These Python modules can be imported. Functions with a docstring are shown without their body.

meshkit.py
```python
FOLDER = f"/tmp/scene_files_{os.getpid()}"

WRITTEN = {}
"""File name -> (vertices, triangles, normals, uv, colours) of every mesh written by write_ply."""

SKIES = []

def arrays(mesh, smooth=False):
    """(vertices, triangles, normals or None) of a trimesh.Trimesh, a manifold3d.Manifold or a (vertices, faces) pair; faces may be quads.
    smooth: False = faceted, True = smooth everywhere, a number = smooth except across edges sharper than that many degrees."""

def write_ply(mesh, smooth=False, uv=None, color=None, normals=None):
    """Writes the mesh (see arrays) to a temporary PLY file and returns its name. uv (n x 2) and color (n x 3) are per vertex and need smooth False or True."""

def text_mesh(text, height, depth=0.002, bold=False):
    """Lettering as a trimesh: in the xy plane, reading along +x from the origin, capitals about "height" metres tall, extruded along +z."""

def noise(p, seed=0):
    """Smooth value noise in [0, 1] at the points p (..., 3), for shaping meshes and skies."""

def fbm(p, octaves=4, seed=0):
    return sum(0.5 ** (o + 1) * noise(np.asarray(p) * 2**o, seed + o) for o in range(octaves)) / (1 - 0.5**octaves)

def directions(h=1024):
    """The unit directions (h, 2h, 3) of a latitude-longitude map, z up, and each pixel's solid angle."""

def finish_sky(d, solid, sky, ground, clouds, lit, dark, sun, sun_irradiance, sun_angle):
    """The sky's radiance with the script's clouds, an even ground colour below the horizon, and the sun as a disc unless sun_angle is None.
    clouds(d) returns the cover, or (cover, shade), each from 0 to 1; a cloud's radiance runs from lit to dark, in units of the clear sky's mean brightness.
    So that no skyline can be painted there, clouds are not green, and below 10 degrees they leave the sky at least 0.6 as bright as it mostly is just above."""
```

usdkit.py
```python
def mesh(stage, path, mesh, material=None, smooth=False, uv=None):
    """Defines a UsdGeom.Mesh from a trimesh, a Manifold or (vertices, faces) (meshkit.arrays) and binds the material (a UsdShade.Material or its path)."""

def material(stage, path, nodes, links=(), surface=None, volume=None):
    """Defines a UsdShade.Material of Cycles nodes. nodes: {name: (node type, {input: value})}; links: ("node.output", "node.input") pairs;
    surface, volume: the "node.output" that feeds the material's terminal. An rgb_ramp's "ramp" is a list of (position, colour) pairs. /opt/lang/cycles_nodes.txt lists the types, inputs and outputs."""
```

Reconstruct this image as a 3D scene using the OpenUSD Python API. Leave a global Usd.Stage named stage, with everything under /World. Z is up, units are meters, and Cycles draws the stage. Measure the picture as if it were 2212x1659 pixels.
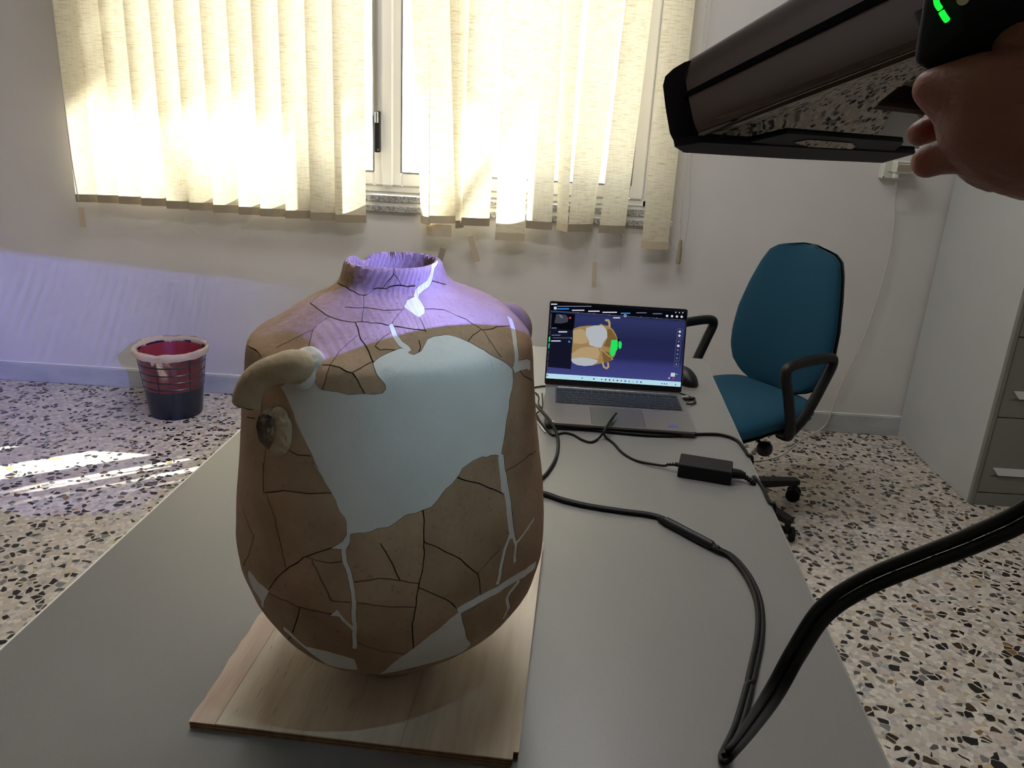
import math, random
import numpy as np, trimesh, manifold3d as m3, shapely, usdkit, meshkit
from shapely.geometry import Polygon, LineString, box as sbox
from shapely.ops import unary_union
from pxr import Usd, UsdGeom, UsdLux, UsdShade, Gf, Sdf, Vt

stage = Usd.Stage.CreateInMemory()
UsdGeom.Xform.Define(stage, '/World')
rng = random.Random(7); nrg = np.random.default_rng(7)
V3 = lambda *a: np.array(a, float)
def unit(v): v = np.asarray(v, float); return v / np.linalg.norm(v)

# ------------------------------------------------------------------ camera, sky, sun, exposure
F_PX, PITCH, ROLL, YAW = 1728.71, .33561, .05412, -.02425
CX, CY, HC, WALL_Y = 1106., 829.5, 1.446, 3.7362
FF = V3(math.sin(YAW) * math.cos(PITCH), math.cos(YAW) * math.cos(PITCH), -math.sin(PITCH))
_r = V3(math.cos(YAW), -math.sin(YAW), 0); _u = np.cross(_r, FF)
RR = math.cos(ROLL) * _r + math.sin(ROLL) * _u
UU = -math.sin(ROLL) * _r + math.cos(ROLL) * _u
C0 = V3(0, 0, HC)
cam = UsdGeom.Camera.Define(stage, '/World/camera')
cam.CreateHorizontalApertureAttr(36.0); cam.CreateFocalLengthAttr(F_PX / 2212 * 36.0)
cam.CreateClippingRangeAttr(Gf.Vec2f(.02, 500))
M = Gf.Matrix4d(*RR, 0, *UU, 0, *(-FF), 0, *C0, 1)
cam.AddTransformOp().Set(M)
cam.CreateExposureAttr(3.3)
SKY_LEVEL, SUN_LEVEL, LAMP_LEVEL = .12, 1.35, 1.7
dome = UsdLux.DomeLight.Define(stage, '/World/sky'); dome.CreateIntensityAttr(SKY_LEVEL); dome.CreateColorAttr(Gf.Vec3f(.93, .97, 1.0))
PROJECTOR_LEVEL, FLASH_LEVEL = 5.2e7, 300.
SUN_DIR = unit(V3(-1.02, -.727, -1.0))
def aim(prim, loc, direction):
    z = -unit(direction); x = unit(np.cross(V3(0, 0, 1) if abs(z[2]) < .99 else V3(0, 1, 0), z)); y = np.cross(z, x)
    UsdGeom.Xformable(prim).AddTransformOp().Set(Gf.Matrix4d(*x, 0, *y, 0, *z, 0, *loc, 1))
sun = UsdLux.DistantLight.Define(stage, '/World/sun'); sun.CreateIntensityAttr(SUN_LEVEL); sun.CreateAngleAttr(.53); sun.CreateColorAttr(Gf.Vec3f(1, .96, .88))
sun.CreateNormalizeAttr(True)
aim(sun, V3(0, 20, 20), SUN_DIR)

# ------------------------------------------------------------------ helpers
def ray(x, y): return FF + (x - CX) / F_PX * RR - (y - CY) / F_PX * UU
def onz(x, y, z): d = ray(x, y); return C0 + (z - HC) / d[2] * d          # the point of a horizontal plane seen at a pixel
def ony(x, y, Y): d = ray(x, y); return C0 + Y / d[1] * d                 # the point of a plane parallel to the window wall
def ond(x, y, dep): return C0 + dep * ray(x, y)                           # the point at a depth

used = {}
def numbered(parent, name):
    k = (parent, name); n = used.get(k, 0); used[k] = n + 1
    return f'{parent}/{name}' + (f'_{n:03d}' if n else '')
def tag(prim, label=None, cat=None, group=None, kind=None):
    for k, v in (('label', label), ('category', cat), ('group', group), ('kind', kind)):
        if v: prim.SetCustomDataByKey(k, v)
    return prim
def thing(name, label, cat, loc=(0, 0, 0), rotz=0.0, group=None):
    x = UsdGeom.Xform.Define(stage, numbered('/World', name))
    x.AddTranslateOp().Set(Gf.Vec3d(*map(float, loc))); x.AddRotateZOp().Set(math.degrees(rotz))
    return tag(x.GetPrim(), label, cat, group)
def part(parent, name, mesh, mat, smooth=35, label=None, kind=None):
    p = '/World' if parent is None else str(parent.GetPath())
    if isinstance(mesh, list): mesh = cat(mesh)
    g = usdkit.mesh(stage, numbered(p, name), mesh, mat, smooth=smooth).GetPrim()
    return tag(g, label, None, None, kind)
def struct(name, mesh, mat, smooth=False):
    return tag(part(None, name, mesh, mat, smooth), kind='structure')
def cat(ms): return trimesh.util.concatenate(ms)
def tm(man):
    a = man.to_mesh(); return trimesh.Trimesh(a.vert_properties[:, :3], a.tri_verts, process=False)
def box(x0, x1, y0, y1, z0, z1, b=0.0):
    """A box, its edges chamfered by b."""
    if b <= 0:
        m = trimesh.creation.box((x1 - x0, y1 - y0, z1 - z0)); m.apply_translation(((x0 + x1) / 2, (y0 + y1) / 2, (z0 + z1) / 2)); return m
    P = []
    for x, sx in ((x0, 1), (x1, -1)):
        for y, sy in ((y0, 1), (y1, -1)):
            for z, sz in ((z0, 1), (z1, -1)):
                P += [(x + sx * b, y + sy * b, z), (x + sx * b, y, z + sz * b), (x, y + sy * b, z + sz * b)]
    return trimesh.convex.convex_hull(np.array(P))
def rbox(x0, x1, y0, y1, z0, z1, r, seg=16):
    S = [m3.Manifold.sphere(r, seg).translate((x, y, z)) for x in (x0 + r, x1 - r) for y in (y0 + r, y1 - r) for z in (z0 + r, z1 - r)]
    return tm(m3.Manifold.batch_hull(S))
def slabpoly(poly, z0, z1):
    m = trimesh.creation.extrude_polygon(poly, z1 - z0, engine='earcut'); m.apply_translation((0, 0, z0)); return m
def rrect(x0, x1, y0, y1, r): return sbox(x0 + r, y0 + r, x1 - r, y1 - r).buffer(r, 8)
def place(m, X, Y, Z, O):
    """Local axes to world: p -> O + x X + y Y + z Z."""
    m = m.copy(); T = np.eye(4); T[:3, 0], T[:3, 1], T[:3, 2], T[:3, 3] = X, Y, Z, O
    m.apply_transform(T); return m
def spline(P, n=8):
    P = np.asarray(P, float)
    if len(P) < 3: return P
    Q = np.vstack([2 * P[0] - P[1], P, 2 * P[-1] - P[-2]]); out = []
    for i in range(1, len(Q) - 2):
        p0, p1, p2, p3 = Q[i - 1:i + 3]
        for t in np.linspace(0, 1, n, endpoint=False):
            out.append(.5 * ((2 * p1) + (p2 - p0) * t + (2 * p0 - 5 * p1 + 4 * p2 - p3) * t * t + (3 * p1 - p0 - 3 * p2 + p3) * t ** 3))
    return np.array(out + [P[-1]])
def tube(P, r, seg=10, flat=1.0, up=None):
    """A closed tube along the points; r may vary; flat squeezes the section along up."""
    P = np.asarray(P, float); n = len(P); r = np.broadcast_to(np.asarray(r, float), (n,))
    T = np.gradient(P, axis=0); T /= np.maximum(np.linalg.norm(T, axis=1, keepdims=True), 1e-12)
    u = np.asarray(up, float) if up is not None else (V3(0, 0, 1) if abs(T[0][2]) < .9 else V3(1, 0, 0))
    a = np.linspace(0, 2 * math.pi, seg, endpoint=False); rings = []
    for i in range(n):
        if up is None and i: u = U
        S = unit(np.cross(T[i], u)); U = np.cross(S, T[i])
        rings.append(P[i] + r[i] * (np.cos(a)[:, None] * S + flat * np.sin(a)[:, None] * U))
    V = np.vstack(rings + [P[:1], P[-1:]]); f = []
    for i in range(n - 1):
        for k in range(seg):
            k2 = (k + 1) % seg; A, B, C, D = i * seg + k, i * seg + k2, (i + 1) * seg + k2, (i + 1) * seg + k
            f += [(A, B, C), (A, C, D)]
    for k in range(seg):
        k2 = (k + 1) % seg; f += [(n * seg, k2, k), (n * seg + 1, (n - 1) * seg + k, (n - 1) * seg + k2)]
    m = trimesh.Trimesh(V, np.array(f), process=False); m.fix_normals() if False else None
    return m
def lathe(prof, seg=48, center=(0, 0)):
    m = trimesh.creation.revolve(np.asarray(prof, float), sections=seg); m.apply_translation((center[0], center[1], 0)); return m
def cyl(r, p, q, seg=20):
    return trimesh.creation.cylinder(radius=r, segment=[np.asarray(p, float), np.asarray(q, float)], sections=seg)
def hulls(chains, refine=.006, it=12):
    """One continuous surface from bones: each chain is [(point, radius), ...]."""
    parts_ = []
    for ch in chains:
        for (p, r), (q, s) in zip(ch[:-1], ch[1:]):
            parts_.append(m3.Manifold.batch_hull([m3.Manifold.sphere(r, 16).translate(tuple(map(float, p))), m3.Manifold.sphere(s, 16).translate(tuple(map(float, q)))]))
    m = m3.Manifold.batch_boolean(parts_, m3.OpType.Add).refine_to_length(refine)
    t = tm(m); t.merge_vertices(); trimesh.smoothing.filter_taubin(t, lamb=.5, nu=.53, iterations=it); return t

# ------------------------------------------------------------------ materials
mats = {}
def mat(name, nodes, links, surface='p.BSDF'):
    mats[name] = usdkit.material(stage, f'/World/Looks/{name}', nodes, links, surface=surface); return mats[name]
def plain(name, c, rough=.5, metal=0., spec=.5, **k):
    return mat(name, {'p': ('principled_bsdf', dict(base_color=c, roughness=rough, metallic=metal, specular_ior_level=spec, **k))}, [])
def noisy(name, c1, c2, scale, rough=.6, bump=0., bscale=None, detail=4, spec=.4, stretch=None, rand=0., **k):
    n = {'tc': ('texture_coordinate', {}), 'mp': ('mapping', {'scale': stretch or (1, 1, 1)}), 'n': ('noise_texture', {'scale': scale, 'detail': detail}),
         'r': ('rgb_ramp', {'ramp': [(.25, c1), (.75, c2)]}), 'p': ('principled_bsdf', dict(roughness=rough, specular_ior_level=spec, **k))}
    l = [('tc.object', 'mp.vector'), ('mp.vector', 'n.vector'), ('n.fac', 'r.fac')]
    src = 'r.color'
    if rand:
        n |= {'oi': ('object_info', {}), 'mr': ('map_range', {'to_min': 1 - rand, 'to_max': 1 + rand}), 'ml': ('mix', {'mix_type': 'multiply', 'fac': 1.0}), 'cc': ('combine_color', {})}
        l += [('oi.random', 'mr.value'), ('mr.result', 'cc.r'), ('mr.result', 'cc.g'), ('mr.result', 'cc.b'), (src, 'ml.color1'), ('cc.color', 'ml.color2')]; src = 'ml.color'
    l.append((src, 'p.base_color'))
    if bump:
        n |= {'n2': ('noise_texture', {'scale': bscale or scale * 4, 'detail': 5}), 'b': ('bump', {'strength': bump, 'distance': .002})}
        l += [('mp.vector', 'n2.vector'), ('n2.fac', 'b.height'), ('b.normal', 'p.normal')]
    return mat(name, n, l)

noisy('wall_paint', (.65, .625, .60), (.71, .685, .66), 2.5, .85, .15, 90, spec=.2)
plain('ceiling_paint', (.80, .78, .75), .9)
noisy('marble', (.42, .44, .45), (.56, .57, .57), 6, .35, detail=8, stretch=(1, 1, 3))
noisy('granite', (.10, .10, .10), (.62, .60, .57), 120, .3, detail=3)
plain('window_white', (.82, .80, .76), .35)
plain('gasket', (.16, .16, .17), .5)
plain('black_plastic', (.010, .010, .011), .42, spec=.25)
plain('black_matte', (.009, .009, .010), .6, spec=.2)
plain('black_rubber', (.007, .007, .007), .5, spec=.18)
plain('dark_metal', (.25, .24, .23), .35, .8)
plain('steel', (.55, .55, .56), .3, 1.)
plain('pocket_beige', (.33, .27, .19), .7)
plain('pocket_pale', (.56, .47, .33), .7)
plain('chain', (.50, .48, .45), .4)
plain('outlet_white', (.66, .65, .58), .4)
plain('outlet_dark', (.12, .11, .09), .5)
plain('cable_white', (.62, .58, .50), .5)
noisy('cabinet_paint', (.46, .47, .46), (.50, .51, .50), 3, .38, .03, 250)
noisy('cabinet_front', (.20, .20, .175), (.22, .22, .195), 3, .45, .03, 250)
noisy('laminate', (.180, .174, .168), (.200, .194, .186), 420, .31, .06, 900, detail=2, spec=.65)
plain('band_grey', (.24, .235, .225), .5); plain('table_edge', (.74, .71, .64), .45)
plain('table_frame', (.35, .35, .36), .4, .3)
noisy('blue_fabric', (.0035, .040, .072), (.0055, .052, .092), 500, .85, .35, 900, spec=.25, sheen_weight=.12, sheen_tint=(.3, .6, .9))
noisy('skin', (.19, .078, .054), (.235, .10, .07), 45, .5, .35, 260, subsurface_weight=.1, subsurface_scale=.004)
plain('skin_nail', (.45, .26, .21), .3)
noisy('shirt_brown', (.035, .026, .022), (.05, .038, .032), 300, .9)
noisy('trousers_dark', (.02, .02, .025), (.03, .03, .035), 300, .9)
plain('laptop_grey', (.20, .185, .178), .42, .5)
plain('laptop_edge', (.05, .05, .052), .4, .3)
plain('bezel', (.006, .006, .008), .25)
plain('key', (.012, .014, .021), .5, spec=.3)
plain('touchpad', (.13, .12, .118), .35, .4)
plain('sticker_blue', (.06, .10, .42), .4)
plain('silver_sticker', (.55, .52, .62), .35)
plain('scanner_taupe', (.050, .030, .021), .5, .0, .06)
plain('scanner_glass', (.012, .011, .010), .02, 0., .9, coat_weight=1., coat_roughness=.02, coat_ior=2.0)
mat('groove_black', {'d': ('diffuse_bsdf', {'color': (.007, .006, .006)})}, [], 'd.BSDF'); plain('scanner_black', (.020, .019, .024), .6, 0., .2)
plain('bin_navy', (.012, .016, .026), .28)
plain('bin_red', (.12, .010, .024), .2, coat_weight=.6)
mat('bag_liner', {'t': ('translucent_bsdf', {'color': (.85, .70, .58)}), 'd': ('diffuse_bsdf', {'color': (.82, .70, .58)}), 'g': ('mix_closure', {'fac': .45})}, [('d.BSDF', 'g.closure1'), ('t.BSDF', 'g.closure2')], 'g.closure')
plain('bag_red', (.30, .03, .045), .4)
def glow(name, c, s): return mat(name, {'e': ('emission', {'color': c, 'strength': s})}, [], 'e.emission')
mat('glass', {'t': ('transparent_bsdf', {'color': (.96, .98, .97)}), 'g': ('glossy_bsdf', {'color': (1, 1, 1), 'roughness': .01}), 'f': ('layer_weight', {'blend': .5}), 'pw': ('math', {'math_type': 'power', 'value2': 4.}), 'mr': ('map_range', {'to_min': .05, 'to_max': .9}), 'm': ('mix_closure', {})},
    [('f.facing', 'pw.value1'), ('pw.value', 'mr.value'), ('mr.result', 'm.fac'), ('t.BSDF', 'm.closure1'), ('g.BSDF', 'm.closure2')], 'm.closure')
# vertical blind cloth: woven slubs, half of the light passes
mat('slat_cloth', {'tc': ('texture_coordinate', {}), 'mp': ('mapping', {'scale': (14, 14, 170)}), 'n': ('noise_texture', {'scale': 1.6, 'detail': 2}), 'mp2': ('mapping', {'scale': (130, 130, 10)}), 'n2': ('noise_texture', {'scale': 1.5, 'detail': 1}),
                   'r': ('rgb_ramp', {'ramp': [(.30, (.62, .54, .36)), (.46, (.80, .73, .56)), (.8, (.86, .80, .65))]}), 'r2': ('rgb_ramp', {'ramp': [(.3, (.93, .92, .9)), (.6, (1, 1, 1))]}), 'mm': ('mix', {'mix_type': 'multiply', 'fac': 1.}),
                   'd': ('diffuse_bsdf', {}), 't': ('translucent_bsdf', {}), 'm': ('mix_closure', {'fac': .42})},
    [('tc.object', 'mp.vector'), ('mp.vector', 'n.vector'), ('n.fac', 'r.fac'), ('tc.object', 'mp2.vector'), ('mp2.vector', 'n2.vector'), ('n2.fac', 'r2.fac'), ('r.color', 'mm.color1'), ('r2.color', 'mm.color2'),
     ('mm.color', 'd.color'), ('mm.color', 't.color'), ('d.BSDF', 'm.closure1'), ('t.BSDF', 'm.closure2')], 'm.closure')
# terrazzo: two sizes of marble chips in a pale ground cement
def chips(tagn, scale, jitter):
    n = {f'nz{tagn}': ('noise_texture', {'scale': scale * .5, 'detail': 1}), f'a{tagn}': ('vector_math', {'math_type': 'scale', 'scale': jitter}), f'b{tagn}': ('vector_math', {'math_type': 'add'}),
         f'f{tagn}': ('voronoi_texture', {'dimensions': '2D', 'feature': 'f1', 'scale': scale}), f'e{tagn}': ('voronoi_texture', {'dimensions': '2D', 'feature': 'distance_to_edge', 'scale': scale}), f's{tagn}': ('separate_color', {})}
    l = [('g.position', f'nz{tagn}.vector'), (f'nz{tagn}.color', f'a{tagn}.vector1'), ('g.position', f'b{tagn}.vector1'), (f'a{tagn}.vector', f'b{tagn}.vector2'), (f'b{tagn}.vector', f'f{tagn}.vector'), (f'b{tagn}.vector', f'e{tagn}.vector'), (f'f{tagn}.color', f's{tagn}.color')]
    return n, l
n1, l1 = chips('1', 43., .022); n2, l2 = chips('2', 66., .014)
mat('terrazzo', {'g': ('geometry', {}), **n1, **n2,
    'dk': ('math', {'math_type': 'less_than', 'value2': .36}), 'th': ('map_range', {'from_min': 0., 'from_max': 1., 'to_min': .03, 'to_max': .26}), 'in': ('math', {'math_type': 'greater_than'}), 'mk': ('math', {'math_type': 'multiply'}),
    'rd': ('rgb_ramp', {'interpolate': False, 'ramp': [(0, (.016, .015, .014)), (.50, (.03, .026, .02)), (.64, (.10, .10, .095)), (.78, (.06, .035, .02)), (.86, (.19, .19, .18)), (.95, (.23, .14, .055))]}),
    'rl': ('rgb_ramp', {'interpolate': False, 'ramp': [(0, (.52, .46, .40)), (.3, (.60, .55, .49)), (.5, (.42, .39, .37)), (.62, (.66, .61, .55)), (.78, (.50, .42, .37)), (.88, (.34, .33, .32)), (.95, (.50, .40, .26))]}),
    'el': ('math', {'math_type': 'greater_than', 'value2': .06}), 'ml': ('mix', {'color1': (.56, .50, .43)}), 'fin': ('mix', {}), 'p': ('principled_bsdf', {'roughness': .30, 'specular_ior_level': .35})},
    l1 + l2 + [('s1.r', 'dk.value1'), ('s1.g', 'th.value'), ('e1.distance', 'in.value1'), ('th.result', 'in.value2'), ('dk.value', 'mk.value1'), ('in.value', 'mk.value2'), ('s1.b', 'rd.fac'), ('s2.r', 'rl.fac'), ('e2.distance', 'el.value1'),
               ('el.value', 'ml.fac'), ('rl.color', 'ml.color2'), ('mk.value', 'fin.fac'), ('ml.color', 'fin.color1'), ('rd.color', 'fin.color2'), ('fin.color', 'p.base_color')])
# plywood: rotary cut grain along y, paler sapwood stripe on one side
def wood(name, c1, c2, c3):
    return mat(name, {'tc': ('texture_coordinate', {}), 'mp': ('mapping', {'scale': (26, 2.2, 8)}), 'n': ('noise_texture', {'scale': 3., 'detail': 6, 'distortion': .4}), 'r': ('rgb_ramp', {'ramp': [(.25, c1), (.5, c2), (.78, c3)]}),
        'mp2': ('mapping', {'scale': (160, 5, 20)}), 'n2': ('noise_texture', {'scale': 4., 'detail': 3}), 'b': ('bump', {'strength': .35, 'distance': .001}), 'p': ('principled_bsdf', {'roughness': .7, 'specular_ior_level': .25})},
        [('tc.object', 'mp.vector'), ('mp.vector', 'n.vector'), ('n.fac', 'r.fac'), ('r.color', 'p.base_color'), ('tc.object', 'mp2.vector'), ('mp2.vector', 'n2.vector'), ('n2.fac', 'b.height'), ('b.normal', 'p.normal')])
wood('ply_pale', (.52, .44, .34), (.62, .54, .43), (.68, .61, .50))
wood('ply_pink', (.46, .34, .26), (.54, .42, .33), (.60, .48, .37))
wood('ply_core', (.20, .12, .065), (.30, .19, .10), (.38, .25, .14))
wood('ply_core_dark', (.11, .065, .035), (.16, .095, .05), (.2, .12, .065))
# jar: fired clay with grit, per-sherd tone; plaster fill
mat('clay', {'tc': ('texture_coordinate', {}), 'n': ('noise_texture', {'scale': 9., 'detail': 6, 'roughness': .6}), 'r': ('rgb_ramp', {'ramp': [(.28, (.27, .165, .095)), (.5, (.37, .245, .15)), (.72, (.45, .315, .205))]}),
    'n3': ('noise_texture', {'scale': 190., 'detail': 3}), 'r3': ('rgb_ramp', {'ramp': [(.30, (.45, .40, .36)), (.38, (1, 1, 1))]}), 'm3': ('mix', {'mix_type': 'multiply', 'fac': .4}),
    'oi': ('object_info', {}), 'mr': ('map_range', {'to_min': .82, 'to_max': 1.14}), 'cc': ('combine_color', {}), 'ml': ('mix', {'mix_type': 'multiply', 'fac': 1.}),
    'n2': ('noise_texture', {'scale': 130., 'detail': 6}), 'b': ('bump', {'strength': .45, 'distance': .0015}), 'p': ('principled_bsdf', {'roughness': .8, 'specular_ior_level': .25})},
    [('tc.object', 'n.vector'), ('n.fac', 'r.fac'), ('tc.object', 'n3.vector'), ('n3.fac', 'r3.fac'), ('r.color', 'm3.color1'), ('r3.color', 'm3.color2'), ('oi.random', 'mr.value'), ('mr.result', 'cc.r'), ('mr.result', 'cc.g'), ('mr.result', 'cc.b'),
     ('m3.color', 'ml.color1'), ('cc.color', 'ml.color2'), ('ml.color', 'p.base_color'), ('tc.object', 'n2.vector'), ('n2.fac', 'b.height'), ('b.normal', 'p.normal')])
noisy('plaster', (.60, .585, .55), (.68, .665, .63), 14, .75, .12, 160, spec=.3)
noisy('clay_pale', (.36, .27, .17), (.50, .42, .28), 40, .85, .5, 120)
noisy('clay_break', (.09, .07, .055), (.22, .17, .13), 60, .9, .8, 90)
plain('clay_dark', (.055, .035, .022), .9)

# ------------------------------------------------------------------ the room
RX0, RX1, RY0, CEIL = -3.1, 2.55, -2.6, 2.95
WX0, WX1, WZ0, WZ1 = -2.06, .52, 1.025, 2.42          # the window opening in the back wall
WT = .32
struct('floor', box(RX0 - .2, RX1 + .2, RY0 - .2, WALL_Y + WT, -.12, 0), mats['terrazzo'])
struct('ceiling', box(RX0 - .2, RX1 + .2, RY0 - .2, WALL_Y + WT, CEIL, CEIL + .15), mats['ceiling_paint'])
struct('wall_back', [box(RX0 - .2, WX0, WALL_Y, WALL_Y + WT, 0, CEIL), box(WX1, RX1 + .2, WALL_Y, WALL_Y + WT, 0, CEIL), box(WX0, WX1, WALL_Y, WALL_Y + WT, 0, WZ0 - .075), box(WX0, WX1, WALL_Y, WALL_Y + WT, WZ1, CEIL)], mats['wall_paint'])
struct('wall_left', box(RX0 - .2, RX0, RY0, WALL_Y, 0, CEIL), mats['wall_paint'])
struct('wall_right', box(RX1, RX1 + .2, RY0, WALL_Y, 0, CEIL), mats['wall_paint'])
struct('wall_front', box(RX0 - .2, RX1 + .2, RY0 - .2, RY0, 0, CEIL), mats['wall_paint'])
struct('baseboard_back', [box(RX0, RX1, WALL_Y - .012, WALL_Y, 0, .094, .002)], mats['marble'])
struct('baseboard_left', [box(RX0, RX0 + .012, RY0, WALL_Y - .012, 0, .094, .002)], mats['marble'])
struct('trim_1', [box(RX0, RX1, WALL_Y - .007, WALL_Y, .094, .102, .002)], mats['window_white'])
noisy('paving', (.42, .40, .37), (.50, .48, .44), 3, .9)
struct('ground', box(-40, 40, WALL_Y + WT, 60, -.4, -.2), mats['paving'])

# window: two casements with a meeting stile, bolt rod and handle; stone sill in strips; roller shutter half lowered outside
wn = tag(UsdGeom.Xform.Define(stage, numbered('/World', 'window_1')).GetPrim(), kind='structure')
WY = WALL_Y + .10
xm = ony(838, 160, WY)[0]
fr = [box(WX0, WX0 + .05, WY, WY + .07, WZ0, WZ1, .004), box(WX1 - .05, WX1, WY, WY + .07, WZ0, WZ1, .004), box(WX0, WX1, WY, WY + .07, WZ0, WZ0 + .03, .004), box(WX0, WX1, WY, WY + .07, WZ1 - .05, WZ1, .004)]
part(wn, 'frame', fr, mats['window_white'], False)
for a, b in ((WX0 + .052, xm - .004), (xm + .004, WX1 - .052)):
    z0, z1, s = WZ0 + .032, WZ1 - .052, .062
    part(wn, 'casement', [box(a, a + s, WY - .012, WY + .05, z0, z1, .006), box(b - s, b, WY - .012, WY + .05, z0, z1, .006), box(a + s, b - s, WY - .012, WY + .05, z0, z0 + s, .006), box(a + s, b - s, WY - .012, WY + .05, z1 - s, z1, .006)], mats['window_white'], False)
    part(wn, 'pane', box(a + s, b - s, WY + .015, WY + .021, z0 + s, z1 - s), mats['glass'], False)
    part(wn, 'gasket', [box(a + s - .004, a + s + .002, WY - .0125, WY - .006, z0 + s, z1 - s), box(b - s - .002, b - s + .004, WY - .0125, WY - .006, z0 + s, z1 - s), box(a + s, b - s, WY - .0125, WY - .006, z0 + s - .002, z0 + s + .003)], mats['gasket'], False)
part(wn, 'meeting_strip', box(xm - .028, xm + .028, WY - .026, WY - .011, WZ0 + .03, WZ1 - .05, .008), mats['window_white'], False)
hx = ony(811, 120, WY - .03)[0]
ht, hb = ony(815, 240, WY - .05), ony(818, 329, WY - .05)
part(wn, 'bolt_rod', [box(hx - .012, hx + .010, WY - .036, WY - .02, ht[2] - .02, WZ1 - .1, .003)], mats['dark_metal'], False)
part(wn, 'handle', [box(ht[0] - .013, ht[0] + .013, WY - .062, WY - .03, hb[2], ht[2], .004)], mats['black_plastic'], False)
part(wn, 'handle_lever', [box(ht[0] - .008, ht[0] + .008, WY - .072, WY - .06, ht[2] - .05, ht[2] - .002, .003)], mats['steel'], False)
part(wn, 'screw', cyl(.004, (hb[0], WY - .065, hb[2] + .012), (hb[0], WY - .06, hb[2] + .012)), mats['steel'])
part(wn, 'sill', box(WX0 - .02, WX1 + .02, WALL_Y - .022, WY + .03, WZ0 - .030, WZ0, .002), mats['granite'], False)
part(wn, 'sill_joint', box(WX0 - .01, WX1 + .01, WALL_Y - .014, WY + .03, WZ0 - .048, WZ0 - .030), mats['window_white'], False)
part(wn, 'sill_lower', box(WX0 - .02, WX1 + .02, WALL_Y - .022, WY + .03, WZ0 - .075, WZ0 - .048, .002), mats['granite'], False)
part(wn, 'outer_sill', box(WX0, WX1, WY + .07, WALL_Y + WT + .03, WZ0 - .06, WZ0 - .01), mats['granite'], False)
SHUT = 2.26
for k in range(9):
    part(wn, 'shutter_slat', box(WX0, WX1, WY + .11, WY + .122, SHUT + k * .05, SHUT + .048 + k * .05, .004), mats['table_edge'], False)

# a tree outside whose leaves shade the upper part of the blinds
plain('bark', (.12, .09, .065), .9); noisy('leaf', (.035, .07, .015), (.07, .12, .03), 3, .55)
TRX = V3(-.8, WALL_Y - .075, 1.42) - SUN_DIR * 8.6
tree = thing('tree', 'leafy tree standing outside the window, glimpsed between the slats', 'tree', (TRX[0], TRX[1], -.2))
TO = V3(TRX[0], TRX[1], -.2)
part(tree, 'trunk', tube(spline([(0, .5, 0), (.05, .45, 2.2), (-.05, .4, 4.6), (.0, .35, 6.6)], 6), np.linspace(.17, .07, 19), 12), mats['bark'], 50)
for k in range(7):
    a = k * .9 + .3; part(tree, 'branch', tube(spline([(0, .42, 4.2 + .25 * k), (.8 * math.cos(a), .42 + .5 * math.sin(a), 5.0 + .2 * k), (1.7 * math.cos(a), .42 + 1.0 * math.sin(a), 5.7 + .2 * k)], 5), np.linspace(.06, .02, 11), 8), mats['bark'], 50)
lv, lf_ = [], []
sx_ = unit(np.cross(V3(0, 0, 1), SUN_DIR)); sy_ = np.cross(SUN_DIR, sx_) * np.sign(np.cross(SUN_DIR, sx_)[2])
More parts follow.
